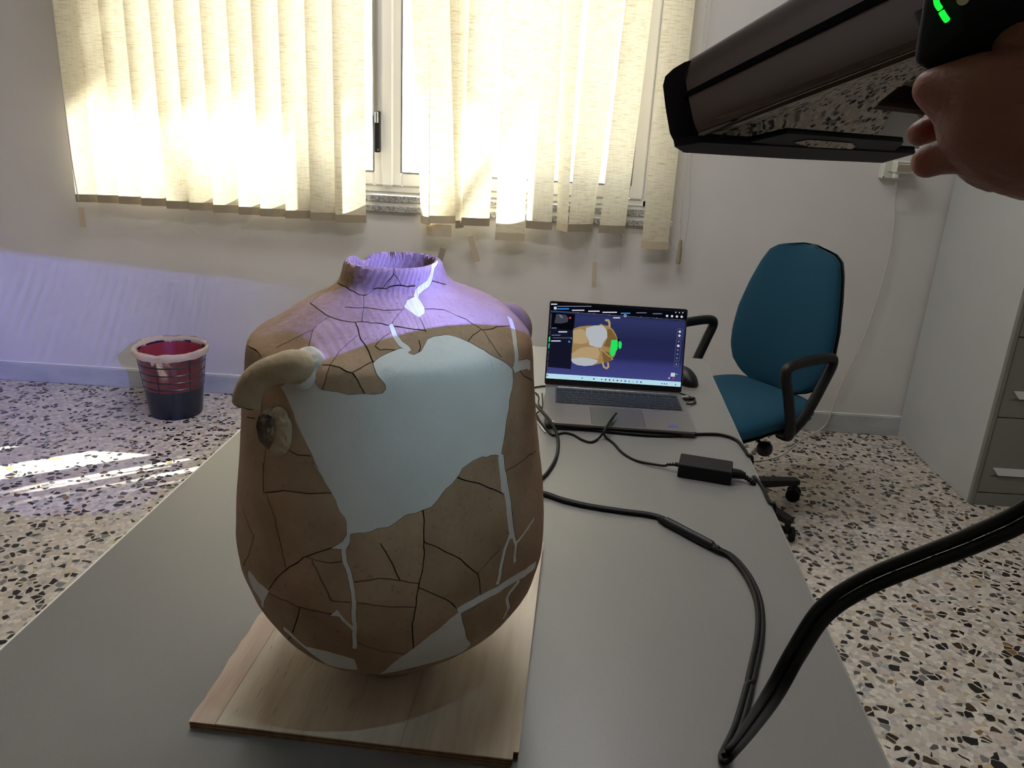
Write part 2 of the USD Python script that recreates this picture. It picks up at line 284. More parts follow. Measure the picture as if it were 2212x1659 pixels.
for k in range(11000):
    h_ = nrg.random() ** 1.25 * 1.3
    if nrg.random() > min(1, .06 + h_ / .42): continue
    c = V3(nrg.uniform(-2.5, 1.1), WALL_Y - .075, 1.36 + h_ + .06 * math.sin(k)) - SUN_DIR * nrg.uniform(7.8, 9.4)
    n_l = unit(nrg.normal(size=3)); e_ = unit(np.cross(n_l, nrg.normal(size=3))); w_l = np.cross(n_l, e_); L_ = nrg.uniform(.07, .12); b_l = len(lv)
    lv += [c - e_ * L_ * .5 - TO, c - w_l * L_ * .26 - TO, c + e_ * L_ * .5 - TO, c + w_l * L_ * .26 + n_l * L_ * .08 - TO]; lf_.append((b_l, b_l + 1, b_l + 2, b_l + 3))
tag(part(tree, 'foliage', (np.array(lv), np.array(lf_)), mats['leaf'], False), kind='stuff')

# two ceiling lamps, out of the picture
glow('lamp_tube', (.97, .965, .96), LAMP_LEVEL)
for k, y in enumerate((1.5, 2.75)):
    lf = thing('ceiling_light', ('white boxed ceiling lamp over the near end of the table', 'white boxed ceiling lamp over the far end of the table')[k], 'ceiling light', (-.2, y, CEIL))
    part(lf, 'housing', box(-.66, .66, -.16, .16, -.06, 0, .006), mats['window_white'], False); part(lf, 'diffuser', box(-.64, .64, -.14, .14, -.072, -.058, .004), mats['lamp_tube'], False)

# ------------------------------------------------------------------ vertical blinds
SY = WALL_Y - .075
def slat(parent, top, bot, zt, zb, pocket='pocket_beige', wave=0., sag=0., ph=.035):
    """A cloth strip from its top edge pair to its bottom edge pair ((x, y) left, (x, y) right), with its weight pocket."""
    nz, nx = 28, 6; t = np.linspace(0, 1, nz); s = np.linspace(0, 1, nx)
    tl, tr, bl, br = (np.array(p, float) for p in (*top, *bot)); rows = []
    for a in t:
        e = max(0., (a - .38) / .62)
        L = tl + (bl - tl) * e; R = tr + (br - tr) * e
        off = wave * math.sin(a * 6.0) * (1 - .3 * a)
        d = R - L; nrm = np.array([d[1], -d[0]]) / max(np.linalg.norm(d), 1e-6)
        rows.append([np.r_[L + d * q + nrm * (sag * math.sin(q * math.pi)) + [off, 0], zt + (zb - zt) * a] for q in s])
    V = np.array(rows); idx = np.arange(nz * nx).reshape(nz, nx)
    q = np.stack([idx[:-1, :-1], idx[1:, :-1], idx[1:, 1:], idx[:-1, 1:]], -1).reshape(-1, 4)
    sp = part(parent, 'slat', (V.reshape(-1, 3), q), mats['slat_cloth'], True)
    b = V[-1]; up = np.array([0, 0, ph]); c = b.mean(0)
    b = c + (b - c) * 1.03
    d = unit(b[-1] - b[0]); nr = np.array([d[1], -d[0], 0]) * .0022
    ring = [b + nr, b - nr, b - nr + up, b + nr + up]
    P = np.concatenate(ring); n = len(b); f = []
    for r in range(4):
        for k in range(n - 1):
            A, B = r * n + k, ((r + 1) % 4) * n + k; f.append((A, A + 1, B + 1, B))
    for k in (0, n - 1): f.append(tuple(r * n + k for r in range(4)))
    m = trimesh.Trimesh(P, np.vstack([np.array(f)[:, [0, 1, 2]], np.array(f)[:, [0, 2, 3]]]), process=False); m.fix_normals()
    part(sp, 'slat_weight', m, mats[pocket], False)
    return V
RAIL_Z = 2.50
def bead_chain(P, step=.012):
    P = spline(P, 10); L = np.r_[0, np.cumsum(np.linalg.norm(np.diff(P, axis=0), axis=1))]
    at = np.arange(0, L[-1], step); Q = np.stack([np.interp(at, L, P[:, i]) for i in range(3)], 1)
    s = trimesh.creation.icosphere(1, .0022); return cat([s.copy().apply_translation(q) for q in Q] + [tube(P, .0006, 5)])
bl = thing('vertical_blind', 'left vertical blind of overlapping cream cloth slats, pulled closed over the window', 'blind', (0, 0, 0))
xsT = [116, 165, 214, 268, 323, 376, 433, 490, 543, 602, 659, 718]        # left slat edges as seen along the top of the picture
botY = [419, 421, 424, 428, 434, 438, 443, 447, 451, 455, 459, 464]
part(bl, 'head_rail', box(-2.24, -.76, SY - .025, SY + .025, RAIL_Z, RAIL_Z + .04, .003), mats['window_white'], False)
for k, (x, yb) in enumerate(zip(xsT, botY)):
    x0 = ony(x, 0, SY)[0]; w = .134 if k < 11 else .128
    zb = ony(200 + k * 52, yb + 18, SY)[2]
    tw = .030 + .004 * rng.uniform(-1, 1)
    slat(bl, ((x0, SY - tw * .5), (x0 + w, SY + tw)), ((x0 + rng.uniform(-.004, .004), SY - tw * .5), (x0 + w, SY + tw + rng.uniform(-.006, .006))), RAIL_Z, zb, 'pocket_beige', .0, .006)
g = lambda x, y, Y=SY: ony(x, y, Y)
part(bl, 'bead_chain', [bead_chain([g(395, 470), g(403, 487), g(464, 518), g(524, 493), g(548, 470)])], mats['chain'])
a, b_ = g(175, 448), g(176, 490)
part(bl, 'loose_weight', [place(box(-.013, .013, -.003, .003, 0, .09, .001), (1, 0, 0), (0, 1, 0), (0, 0, 1), V3(a[0], SY, b_[2]))], mats['pocket_pale'], False)
xc = ony(113, 0, SY - .02)[0]
part(bl, 'pull_cord', [tube(spline([(xc, SY - .02, RAIL_Z), (xc, SY - .02, 1.9), (xc - .004, SY - .02, 1.2), (xc + .005, SY - .02, .93)], 6), .0022, 6)], mats['chain'])

br = thing('vertical_blind', 'right vertical blind with twisted uneven cream slats hanging at different heights', 'blind', (0, 0, 0))
part(br, 'head_rail', box(-.66, .68, SY - .025, SY + .025, RAIL_Z, RAIL_Z + .04, .003), mats['window_white'], False)
#        top L, top R, bottom L, bottom R, bottom y, twist depth, pocket, wave
RS = [(884, 931, 908, 930, 484, .10, 'pocket_pale', .0), (931, 992, 929, 984, 484, -.085, 'pocket_pale', .0), (972, 1024, 986, 1000, 492, -.09, 'pocket_beige', .0), (1016, 1088, 998, 1056, 489, -.03, 'pocket_beige', .0),
      (1089, 1156, 1070, 1132, 521, -.02, 'pocket_pale', .0), (1155, 1219, 1136, 1191, 496, .02, 'pocket_beige', .0), (1221, 1256, 1203, 1226, 499, .10, 'pocket_pale', .006), (1272, 1350, 1226, 1279, 502, -.095, 'pocket_beige', .0),
      (1351, 1412, 1293, 1349, 505, -.035, 'pocket_beige', .0), (1434, 1502, 1384, 1442, 539, -.015, 'pocket_pale', .0)]
for tl, tr, b0, b1, yb, tw, pk, wv in RS:
    xs = [ony(x, 0, SY)[0] for x in (tl, tr)]; xb = [ony(x, yb, SY)[0] for x in (b0, b1)]
    slat(br, ((xs[0], SY - .004 + tw * .35), (xs[1], SY - .004 - tw * .35)), ((xb[0], SY - .004 + tw * .3), (xb[1], SY - .004 - tw * .3)), RAIL_Z, ony(b1, yb, SY)[2], pk, wv, .006)
def loose(x0, y0, x1, y1, w, Y=SY - .01, m='pocket_beige'):
    a, b = ony(x0, y0, Y), ony(x1, y1, Y); d = unit(b - a); s = np.cross(d, V3(0, 1, 0))
    part(br, 'loose_weight', place(box(-w / 2, w / 2, -.0025, .0025, 0, np.linalg.norm(b - a), .001), s, (0, 1, 0), d, a), mats[m], False)
loose(957, 536, 950, 562, .026); loose(1016, 508, 1030, 565, .028, m='pocket_pale'); loose(1285, 565, 1283, 621, .020, m='pocket_pale')
loose(948, 484, 948, 511, .115, m='pocket_pale')
for P in ([g(1218, 502), g(1230, 512), g(1243, 520)], [g(1262, 505), g(1264, 525), g(1268, 548)], [g(1288, 506), g(1287, 535), g(1285, 566)], [g(1345, 506), g(1343, 550), g(1340, 588)], [g(948, 510), g(955, 522), g(957, 537)]):
    part(br, 'bead_chain', bead_chain(P), mats['chain'])
part(br, 'connector_clip', [box(*(lambda p: (p[0] - .006, p[0] + .006, SY - .012, SY + .004, p[2] - .012, p[2] + .012))(g(1449, 484)), .002)], mats['chain'], False)
yc = WALL_Y - .05
part(br, 'pull_cord', [tube(spline([(ony(1527, 0, yc)[0], yc, RAIL_Z), ony(1527, 0, yc), ony(1485, 330, yc), ony(1474, 430, yc), ony(1469, 522, yc)], 8), .0016, 6),
                       tube(spline([(ony(1538, 0, yc)[0], yc, RAIL_Z), ony(1538, 0, yc), ony(1494, 330, yc), ony(1490, 440, yc), ony(1478, 530, yc), ony(1463, 545, yc), ony(1447, 520, yc), ony(1444, 500, yc)], 8), .0016, 6)], mats['chain'])
a, b_ = ony(1471, 518, yc), ony(1464, 570, yc)
part(br, 'cord_tassel', tube([a, a + (b_ - a) * .15, a + (b_ - a) * .9, b_], [.006, .009, .012, .009], 12), mats['pocket_beige'])

# ------------------------------------------------------------------ table
TZ = .74; PH = .05102
tu, tv = V3(math.sin(PH), math.cos(PH), 0), V3(math.cos(PH), -math.sin(PH), 0)
TC = onz(1523, 775, TZ); TL, TW = 2.22, 1.124
t = thing('work_table', 'long grey laminate table with a pale edge band carrying the jar and laptop', 'table', (*(TC - tv * TW - tu * TL)[:2], 0), -PH)
part(t, 'tabletop', box(.003, TW - .003, .003, TL - .003, TZ - .028, TZ, .0012), mats['laminate'], False)
part(t, 'edge_band', box(0, .0035, 0, TL, TZ - .029, TZ - .0002, .0006), mats['table_edge'], False, label='pale edge band along the left side')
for q in (box(TW - .003, TW, 0, TL, TZ - .029, TZ - .0006, .0008), box(.0035, TW - .003, TL - .003, TL, TZ - .029, TZ - .0006, .0008), box(.0035, TW - .003, 0, .003, TZ - .029, TZ - .0006, .0008)): part(t, 'edge_band', q, mats['band_grey'], False)
for x, y in ((.06, .06), (TW - .06, .06), (.06, TL - .06), (TW - .06, TL - .06)):
    part(t, 'leg', box(x - .025, x + .025, y - .025, y + .025, 0, TZ - .028, .003), mats['table_frame'], False)
part(t, 'apron', [box(.085, TW - .085, .05, .07, TZ - .09, TZ - .028), box(.085, TW - .085, TL - .07, TL - .05, TZ - .09, TZ - .028), box(.05, .07, .085, TL - .085, TZ - .09, TZ - .028), box(TW - .07, TW - .05, .085, TL - .085, TZ - .09, TZ - .028)], mats['table_frame'], False)

# ------------------------------------------------------------------ plywood board under the jar
BT = .012; BZ = TZ + BT
bNL, bNR = onz(407, 1557, BZ), onz(1107, 1640, BZ)
bX = unit(bNR - bNL); bY = unit(np.cross(V3(0, 0, 1), bX))
bw = np.linalg.norm(bNR - bNL)
def bl_(x, y): p = onz(x, y, BZ) - bNL; return np.array([p @ bX, p @ bY])
farL, farR = bl_(560, 1328), bl_(1164, 1238)
FL = farL + (farL - np.array([0, 0])) * .85; FR = bl_(1164, 1238) * np.array([1, 1]); FR = FR + (FR - np.array([bw, 0])) * .25
L_far = max(FL[1], FR[1]); FL = farL * (L_far / farL[1]); FR = np.array([bw, 0]) + (FR - np.array([bw, 0])) * (L_far / FR[1])
notch = bl_(1114, 1624)
brd = thing('plywood_board', 'bare square plywood board with a split stripe of veneer, under the jar', 'board', (*bNL[:2], TZ), math.atan2(bX[1], bX[0]))
# ragged left side
N = 26; left = [FL * k / N + np.array([rng.uniform(-.0016, .0016), 0]) for k in range(N, -1, -1)]
s1 = bl_(465, 1561); s1b = s1 + (farL - 0) * 1.9 + np.array([.012, 0]); split2 = bl_(865, 1605)
def cutx(P0, P1): return [P0, P1]
edgeB = FL + (FR - FL) * .30
strip_pink = Polygon(left[:-1] + [np.array([0, 0]), np.array([s1[0], 0]), np.array([s1[0] + .002 + FL[0] * .92, L_far * .999])]).buffer(0)
midx = split2[0]
strip_mid = Polygon([(s1[0] + .001, 0), (midx, 0), (midx + FL[0] * .45, L_far), (s1[0] + .003 + FL[0] * .92, L_far)])
strip_right = Polygon([(midx + .0005, 0), (bw, 0), (bw, notch[1]), (bw + .006, notch[1]), (FR[0], L_far), (midx + .0005 + FL[0] * .45, L_far)])
core = unary_union([strip_pink.buffer(.0008), strip_mid.buffer(.0008), strip_right.buffer(.0008)]).buffer(-.0014)
for k in range(5):
    part(brd, 'ply_layer', slabpoly(core if k % 2 else core.buffer(-.0003), k * .0021, (k + 1) * .0021), mats['ply_core_dark' if k % 2 else 'ply_core'], False)
part(brd, 'veneer_strip', slabpoly(strip_pink, .0105, .0113), mats['ply_pink'], False)
part(brd, 'veneer_strip', slabpoly(strip_mid, .0105, BT), mats['ply_pale'], False)
part(brd, 'veneer_strip', slabpoly(strip_right, .0105, BT - .0002), mats['ply_pale'], False)
spl = []
for k in range(46):
    x = rng.uniform(s1[0] + .005, midx - .005); y = rng.uniform(.02, L_far * .9); L = rng.uniform(.006, .03); xx = x + FL[0] * .6 * y / L_far
    dx = FL[0] / L_far * L
    spl.append(trimesh.convex.convex_hull(np.array([(xx, y, BT - .0002), (xx + .0012, y + .001, BT - .0002), (xx + dx + .0006, y + L, BT - .0002), (xx + .0006, y + L * .3, BT + .0009), (xx + dx * .8, y + L * .8, BT + .0006)])))
tag(part(brd, 'splinter', spl, mats['ply_pale'], False), kind='stuff')

# ------------------------------------------------------------------ the jar: profile along its (slightly leaning) axis, then sherds and plaster as plates on it
PROF = [(0.0, .0486, -.010), (.003, .0518, -.0097), (.008, .0573, -.0093), (.016, .0664, -.0088), (.03, .0825, -.0081), (.05, .1061, -.0076), (.075, .1352, -.0055), (.1, .1573, -.001), (.13, .1744, .001), (.17, .1846, .0001), (.21, .1858, -.0015),
        (.26, .1817, -.0013), (.31, .175, -.0006), (.36, .169, .0005), (.4, .1638, .002), (.425, .1605, .0027), (.438, .1586, .0028), (.445, .1535, .0052), (.452, .1446, .0095), (.46, .1347, .0119), (.47, .1211, .0145), (.48, .1042, .0155), (.488, .0857, .0135),
        (.494, .0716, .0095), (.500, .0622, .0066), (.506, .0587, .0057), (.513, .0568, .0055), (.520, .0548, .0054), (.5245, .0530, .0054)]
PROF += [(.5262, .0500, .0054), (.5250, .0468, .0054), (.518, .0452, .0055), (.505, .0450, .006), (.490, .0460, .0065), (.474, .0470, .007)]     # over the lip and down inside the neck
from scipy.interpolate import CubicSpline, interp1d
PROF = np.array(PROF); sl = np.r_[0, np.cumsum(np.hypot(np.diff(PROF[:, 0]), np.diff(PROF[:, 1])))]; SMAX = sl[-1]
pf = interp1d(sl, PROF, axis=0)
_s = np.linspace(0, SMAX, 1600); _p = pf(_s)
from scipy.ndimage import gaussian_filter1d
for c in (0, 1, 2): _p[:, c] = gaussian_filter1d(_p[:, c], 9, mode='nearest')
pfs = interp1d(_s, _p, axis=0, bounds_error=False, fill_value=(_p[0], _p[-1])); _d = np.gradient(_p, _s, axis=0)
pds = interp1d(_s, _d, axis=0, bounds_error=False, fill_value=(_d[0], _d[-1]))
ja = unit(V3(-.02, 0, 1)); je1 = unit(V3(1, 0, 0) - ja[0] * ja); je2 = np.cross(ja, je1); JB = V3(-.155, .88, BZ + .0005)
RU = .17
def jar_at(phi, s, w=0.):
    """The point of the jar at angle phi (0 faces the camera side, + to the right), arc length s, w outward."""
    q = pfs(s); d = pds(s); t, r, o = q[..., 0], q[..., 1], q[..., 2]
    n = np.hypot(d[..., 0], d[..., 1]); nt, nr_ = -d[..., 1] / n, d[..., 0] / n
    sp, cp = np.sin(phi), np.cos(phi)
    wob = .0012 * np.sin(3 * phi + 9 * s) + .001 * np.sin(5 * phi - 23 * s)
    t = t - .0075 * np.exp(-((np.mod(phi + 2.15 + math.pi, 2 * math.pi) - math.pi) / .17) ** 2) * np.clip((t - .508) / .016, 0, 1)
    r = r + wob + nr_ * w; t = t + nt * w
    return JB + t[..., None] * ja + (r * sp + o)[..., None] * je1 - (r * cp)[..., None] * je2
_ph = np.linspace(-math.pi, math.pi, 141); _ss = np.linspace(0, SMAX, 170)
GP, GS = np.meshgrid(_ph, _ss); GV = jar_at(GP, GS)
ii = np.arange(GP.size).reshape(GP.shape)
GT = np.concatenate([np.stack([ii[:-1, :-1], ii[:-1, 1:], ii[1:, :-1]], -1).reshape(-1, 3), np.stack([ii[:-1, 1:], ii[1:, 1:], ii[1:, :-1]], -1).reshape(-1, 3)])
gA, gB, gC = (GV.reshape(-1, 3)[GT[:, k]] for k in range(3)); gE1, gE2 = gB - gA, gC - gA
gpar = np.stack([GP.ravel(), GS.ravel()], 1)
def hit(x, y):
    """(phi, s) of the first point of the jar on the line of sight, or None."""
    d = ray(x, y); h = np.cross(d, gE2); a = (gE1 * h).sum(1); s = C0 - gA
    u = (s * h).sum(1) / a; q = np.cross(s, gE1); v = (q @ d) / a; tt = (gE2 * q).sum(1) / a
    ok = np.nonzero((u >= -1e-9) & (v >= -1e-9) & (u + v <= 1 + 1e-9) & (tt > 0))[0]
    if not len(ok): return None
    k = ok[tt[ok].argmin()]; a, b, c = gpar[GT[k]]; p = a + u[k] * (b - a) + v[k] * (c - a)
    return np.array([p[0] * RU, p[1]])
def trace(P, off, sc, step=9.):
    P = np.array(P, float) / sc + np.array(off); out = []
    for a, b in zip(P[:-1], P[1:]):
        n = max(1, int(np.hypot(*(b - a)) / step))
        for k in range(n): out.append(a + (b - a) * k / n)
    out.append(P[-1]); H = [h for h in (hit(*p) for p in out) if h is not None]
    if not H: return H
    H = np.array(H); p3 = np.stack([H[:, 0] * 75, H[:, 1] * 75, H[:, 0] * 0], 1)
    return list(H + np.stack([meshkit.fbm(p3, 3, 1) - .5, meshkit.fbm(p3 + 40, 3, 2) - .5], 1) * .0042)
c1 = lambda P: trace(P, (450, 500), 2.949)
c2 = lambda P: trace(P, (380, 1000), 2.5176)
px = lambda P: trace(P, (0, 0), 1.)
def c1p(P): return (np.array(P, float) / 2.949 + np.array([450, 500])).tolist()
def c2p(P): return (np.array(P, float) / 2.5176 + np.array([380, 1000])).tolist()
def poly(P): q = Polygon(px(P + P[:1])); return q if q.is_valid else q.buffer(0)
def strip(L, w): return LineString(L).buffer(w, cap_style='flat') if len(L) > 1 else None
plaster = []
main = c1p([(1400, 690), (1440, 668), (1500, 660), (1560, 668), (1640, 695), (1780, 770), (1900, 845), (1940, 880), (1940, 940), (1932, 1000), (1918, 1100), (1900, 1200), (1885, 1320), (1868, 1432), (1800, 1425), (1740, 1440), (1680, 1465), (1620, 1510), (1590, 1560), (1560, 1600), (1510, 1645)]) + \
    c2p([(1520, 80), (1480, 130), (1430, 195), (1390, 235), (1310, 262), (1240, 290), (1190, 325), (1150, 345), (1100, 352), (1060, 375), (1000, 376), (950, 385), (945, 440), (925, 470), (905, 468), (850, 465), (905, 430), (930, 390), (930, 350), (918, 300), (895, 265), (880, 230), (850, 180), (835, 150), (790, 70), (745, 0)]) + \
    c1p([(720, 1545), (640, 1400), (580, 1260), (540, 1150), (500, 1060), (470, 1010), (455, 990), (480, 975), (520, 955), (480, 940), (455, 880), (430, 850), (460, 810), (520, 765), (560, 790), (600, 815), (620, 850), (630, 890), (690, 980), (722, 1015), (780, 1026), (850, 1035), (920, 1040), (1000, 1040), (1060, 1037), (1110, 1028), (1130, 1000), (1128, 970), (1095, 935), (1070, 910), (1060, 880), (1050, 840), (1090, 800), (1140, 775), (1190, 755), (1228, 742), (1260, 760), (1285, 780), (1310, 792), (1335, 775), (1355, 760), (1375, 730)])
plaster.append(poly(main))
plaster.append(poly(c1p([(1262, 432), (1300, 420), (1330, 412), (1352, 440), (1376, 480), (1380, 520), (1345, 545), (1300, 515), (1250, 480)])))
plaster.append(strip(c1([(1436, 190), (1432, 250), (1420, 290), (1400, 330), (1360, 362), (1335, 385), (1322, 425)]), .0035))
plaster.append(strip(c1([(1163, 588), (1172, 620), (1190, 665), (1225, 710), (1262, 740), (1285, 770)]), .0032))
plaster.append(strip(c1([(1920, 545), (1935, 590), (1945, 640), (1957, 720), (1968, 790), (1966, 850), (1950, 890)]), .0042))
plaster.append(strip(c1([(1950, 870), (1990, 850), (2030, 848), (2052, 862)]), .0055))
plaster.append(strip(c1([(1866, 1425), (1874, 1520), (1888, 1645)]) + c2([(1782, 60), (1800, 150), (1812, 230), (1822, 320), (1832, 405)]), .0042))
plaster.append(strip(c2([(1815, 390), (1790, 470), (1770, 560), (1750, 660)]), .0022))
plaster.append(strip(c2([(1835, 390), (1850, 450), (1848, 540)]), .0022))
plaster.append(strip(c2([(1848, 440), (1890, 390), (1950, 300)]), .0018))
plaster.append(strip(c2([(1975, 540), (1900, 600), (1840, 635), (1760, 680), (1690, 718), (1610, 765), (1535, 805)]), .0045))
plaster.append(poly(c2p([(1545, 800), (1556, 860), (1570, 910), (1585, 960), (1625, 1008), (1560, 1034), (1480, 1062), (1390, 1090), (1300, 1112), (1200, 1136), (1105, 1152), (1170, 1100), (1230, 1052), (1285, 1015), (1330, 980), (1390, 930), (1440, 895), (1490, 845)])))
plaster.append(poly(c2p([(690, 1000), (760, 1012), (830, 1028), (900, 1048), (970, 1066), (985, 1100), (990, 1155), (890, 1166), (860, 1130), (820, 1098), (760, 1055)])))
plaster.append(strip(c2([(585, 900), (620, 930), (660, 970), (710, 1010)]), .005))
plaster.append(poly(c2p([(395, 580), (420, 610), (445, 645), (475, 672), (508, 700), (482, 735), (472, 765), (450, 730), (420, 690), (398, 640), (388, 600)])))
plaster.append(strip(c2([(480, 720), (470, 760), (468, 810)]), .002))
plaster.append(strip(c2([(915, 460), (918, 540), (940, 600), (955, 650), (966, 760), (970, 880), (970, 1010)]), .0022))
plaster.append(poly(c2p([(832, 832), (855, 812), (878, 795), (892, 818), (905, 842), (870, 838)])))
plaster.append(strip(c2([(895, 830), (925, 870), (970, 915)]), .0018))
plaster.append(strip(c2([(1870, 640), (1815, 710), (1800, 740), (1808, 790), (1780, 850)]), .0022))
plaster.append(poly(c2p([(1808, 815), (1845, 822), (1800, 870), (1750, 925), (1778, 870)])))
# fills of the far side, outside the picture
for a, b, c_, d in ((2.25, .12, .42, .10), (-2.5, .30, .35, .16)):
    plaster.append(Polygon([((a + c_ * math.cos(q) * (1 + .3 * math.sin(3 * q))) * RU, b + d * math.sin(q)) for q in np.linspace(0, 6.2, 18)]))
PLS = unary_union([p for p in plaster if p is not None and not p.is_empty])
W_CR = .00062
crk = [c1(P) for P in (
    [(585, 390), (620, 425), (650, 455), (730, 515), (775, 545), (850, 565), (935, 578), (1040, 580), (1165, 598), (1200, 600), (1310, 620), (1390, 632)], [(810, 332), (740, 385), (690, 420), (650, 455)],
    [(828, 326), (900, 370), (985, 412), (1010, 405), (1050, 372), (1075, 358), (1130, 365), (1185, 350), (1240, 346), (1322, 352)], [(985, 410), (990, 450), (985, 500), (972, 582)], [(1255, 478), (1190, 550), (1160, 598)],
    [(1345, 540), (1370, 590), (1388, 640)], [(1405, 318), (1460, 322), (1510, 332)], [(775, 545), (700, 590), (670, 625), (640, 720), (618, 810), (634, 884)], [(935, 578), (950, 630), (990, 710), (1025, 770), (1052, 838)],
    [(1165, 640), (1110, 675), (1060, 730), (1090, 755), (1195, 752)], [(628, 884), (700, 858), (775, 845), (840, 860), (915, 900), (950, 950), (1000, 1042)], [(775, 845), (745, 940), (722, 1018)], [(912, 897), (1000, 850), (1055, 828)],
    [(775, 845), (840, 760), (950, 660)], [(1648, 705), (1680, 660), (1740, 632), (1840, 610), (1925, 602)], [(1755, 632), (1800, 710), (1870, 800)], [(1380, 492), (1500, 500), (1640, 560), (1755, 632)], [(1965, 862), (2010, 920), (2072, 962)],
    [(1878, 1534), (1950, 1500), (2020, 1450), (2085, 1395)], [(345, 1030), (338, 1100), (335, 1190)], [(368, 1340), (355, 1480), (350, 1652)], [(425, 1352), (500, 1395), (570, 1425), (645, 1430)], [(208, 1192), (250, 1182), (295, 1192)],
    [(1182, 235), (1185, 270), (1140, 320), (1105, 364)], [(1185, 272), (1205, 300), (1230, 348)], [(1345, 690), (1355, 730), (1336, 775)], [(870, 480), (1000, 490), (1180, 505), (1230, 495)], [(430, 745), (520, 700), (600, 655), (670, 625)], [(255, 720), (300, 755), (340, 800)])]
crk += [c2(P) for P in (
    [(485, 160), (560, 152), (650, 155), (760, 165), (845, 165)], [(495, 160), (520, 250), (560, 400), (600, 577)], [(860, 460), (760, 490), (700, 520), (600, 577), (550, 630), (500, 700)], [(708, 514), (760, 535), (820, 545), (925, 533)],
    [(740, 532), (790, 640), (850, 748), (960, 758), (1000, 760), (1100, 770), (1170, 782), (1300, 785)], [(500, 704), (580, 745), (660, 780), (750, 800), (850, 822)], [(670, 783), (650, 870), (628, 945), (595, 985)], [(1345, 240), (1355, 430), (1330, 640), (1300, 780), (1285, 880), (1292, 1012)],
    [(1355, 430), (1450, 475), (1540, 525), (1600, 570), (1642, 607), (1650, 650), (1662, 735)], [(1640, 607), (1700, 540), (1775, 455)], [(1325, 680), (1400, 710), (1480, 750), (1540, 808)], [(965, 965), (1040, 1000), (1120, 1025), (1255, 1040)], [(1110, 440), (1190, 590), (1212, 640)],
    [(965, 648), (1100, 625), (1200, 640), (1328, 655)], [(358, 230), (400, 350), (425, 400), (372, 565)], [(1520, 82), (1650, 110), (1795, 178)], [(475, 0), (478, 90), (480, 165)], [(1605, 800), (1640, 775), (1655, 730)])]
back = [[(x * RU, y) for x, y in P] for P in ([(1.9, .07), (2.0, .2), (1.95, .33), (2.1, .47)], [(-1.9, .1), (-2.0, .28), (-1.85, .40)], [(1.9, .2), (2.5, .24), (3.14, .2)], [(-3.14, .2), (-2.5, .16), (-1.95, .22)], [(1.96, .36), (2.6, .33), (3.14, .38)], [(-3.14, .38), (-2.4, .42), (-1.87, .39)], [(2.8, .04), (2.9, .2)], [(-2.7, .17), (-2.8, .39)], [(2.5, .33), (2.4, .5)])]
CR = unary_union([LineString(c).buffer(W_CR, cap_style='flat') for c in crk + back if len(c) > 1])
dom = sbox(-math.pi * RU, .012, math.pi * RU, SMAX)
bodyreg = dom.difference(PLS.buffer(.0005)).difference(CR)
def pieces(g, amin=1.2e-5): return [q for q in getattr(g, 'geoms', [g]) if q.geom_type == 'Polygon' and q.area > amin]
def plate(pg, w0, w1, rough, seed):
    pg = pg.simplify(.00018)
    cs = m3.CrossSection([np.array(pg.exterior.coords)[:-1]] + [np.array(h.coords)[:-1] for h in pg.interiors], m3.FillRule.EvenOdd)
    mn = cs.extrude(1.0).refine_to_length(.0085) if False else m3.Manifold.extrude(cs.scale((1, 1)), .003)
    mn = mn.refine_to_length(.0085)
    v = tm(mn)
    P = v.vertices; k = P[:, 2] / .003
    u, s = P[:, 0] / RU, P[:, 1]
    ns = (meshkit.fbm(np.stack([np.sin(u) * 6, np.cos(u) * 6, s * 40], 1) + seed, 3) - .5) * rough
    w = w0 + (w1 - w0) * k + np.where(k > .5, ns, 0)
    return trimesh.Trimesh(jar_at(u, s, w), v.faces, process=False)
jar = thing('pottery_jar', 'large ancient brown pottery jar mended from sherds with pale plaster fills and a broken handle', 'jar')
corep = np.array([[0, 0]] + [[0, 0]]);
_cs = np.linspace(.0, SMAX, 90); gp = np.linspace(-math.pi, math.pi, 73)[:-1]
CV = jar_at(*np.meshgrid(gp, _cs), w=-.0036); nC = len(gp)
f = []
for i in range(len(_cs) - 1):
    for k in range(nC):
        k2 = (k + 1) % nC; A, B, C, D_ = i * nC + k, i * nC + k2, (i + 1) * nC + k2, (i + 1) * nC + k; f += [(A, B, C), (A, C, D_)]
cv = np.vstack([CV.reshape(-1, 3), CV[0].mean(0)[None], CV[-1].mean(0)[None] - ja * .06]); nb = len(cv) - 2
for k in range(nC):
    k2 = (k + 1) % nC; f += [(nb, k2, k), (nb + 1, (len(_cs) - 1) * nC + k, (len(_cs) - 1) * nC + k2)]
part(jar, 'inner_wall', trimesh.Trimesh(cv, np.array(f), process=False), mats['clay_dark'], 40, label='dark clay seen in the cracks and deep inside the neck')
part(jar, 'base', trimesh.Trimesh(np.vstack([jar_at(gp, np.full(nC, .0125), 0.), jar_at(gp, np.zeros(nC), 0.), [JB - ja * 0.0]]), np.array([(k, (k + 1) % nC, nC + (k + 1) % nC) for k in range(nC)] + [(k, nC + (k + 1) % nC, nC + k) for k in range(nC)] + [(nC + k, nC + (k + 1) % nC, 2 * nC) for k in range(nC)])[:, ::-1], process=False), mats['plaster'], 40)
for k, q in enumerate(sorted(pieces(bodyreg), key=lambda q: -q.area)):
    part(jar, 'sherd', plate(q, -.0034, rng.uniform(-.0003, .0003), .0011, k * 7.3), mats['clay'], 30)
for k, q in enumerate(sorted(pieces(PLS.intersection(dom)), key=lambda q: -q.area)):
    part(jar, 'plaster_fill', plate(q, -.0034, -.0002, .0004, 90 + k * 3.1), mats['plaster'], 30, label='smooth pale plaster fill between the sherds')
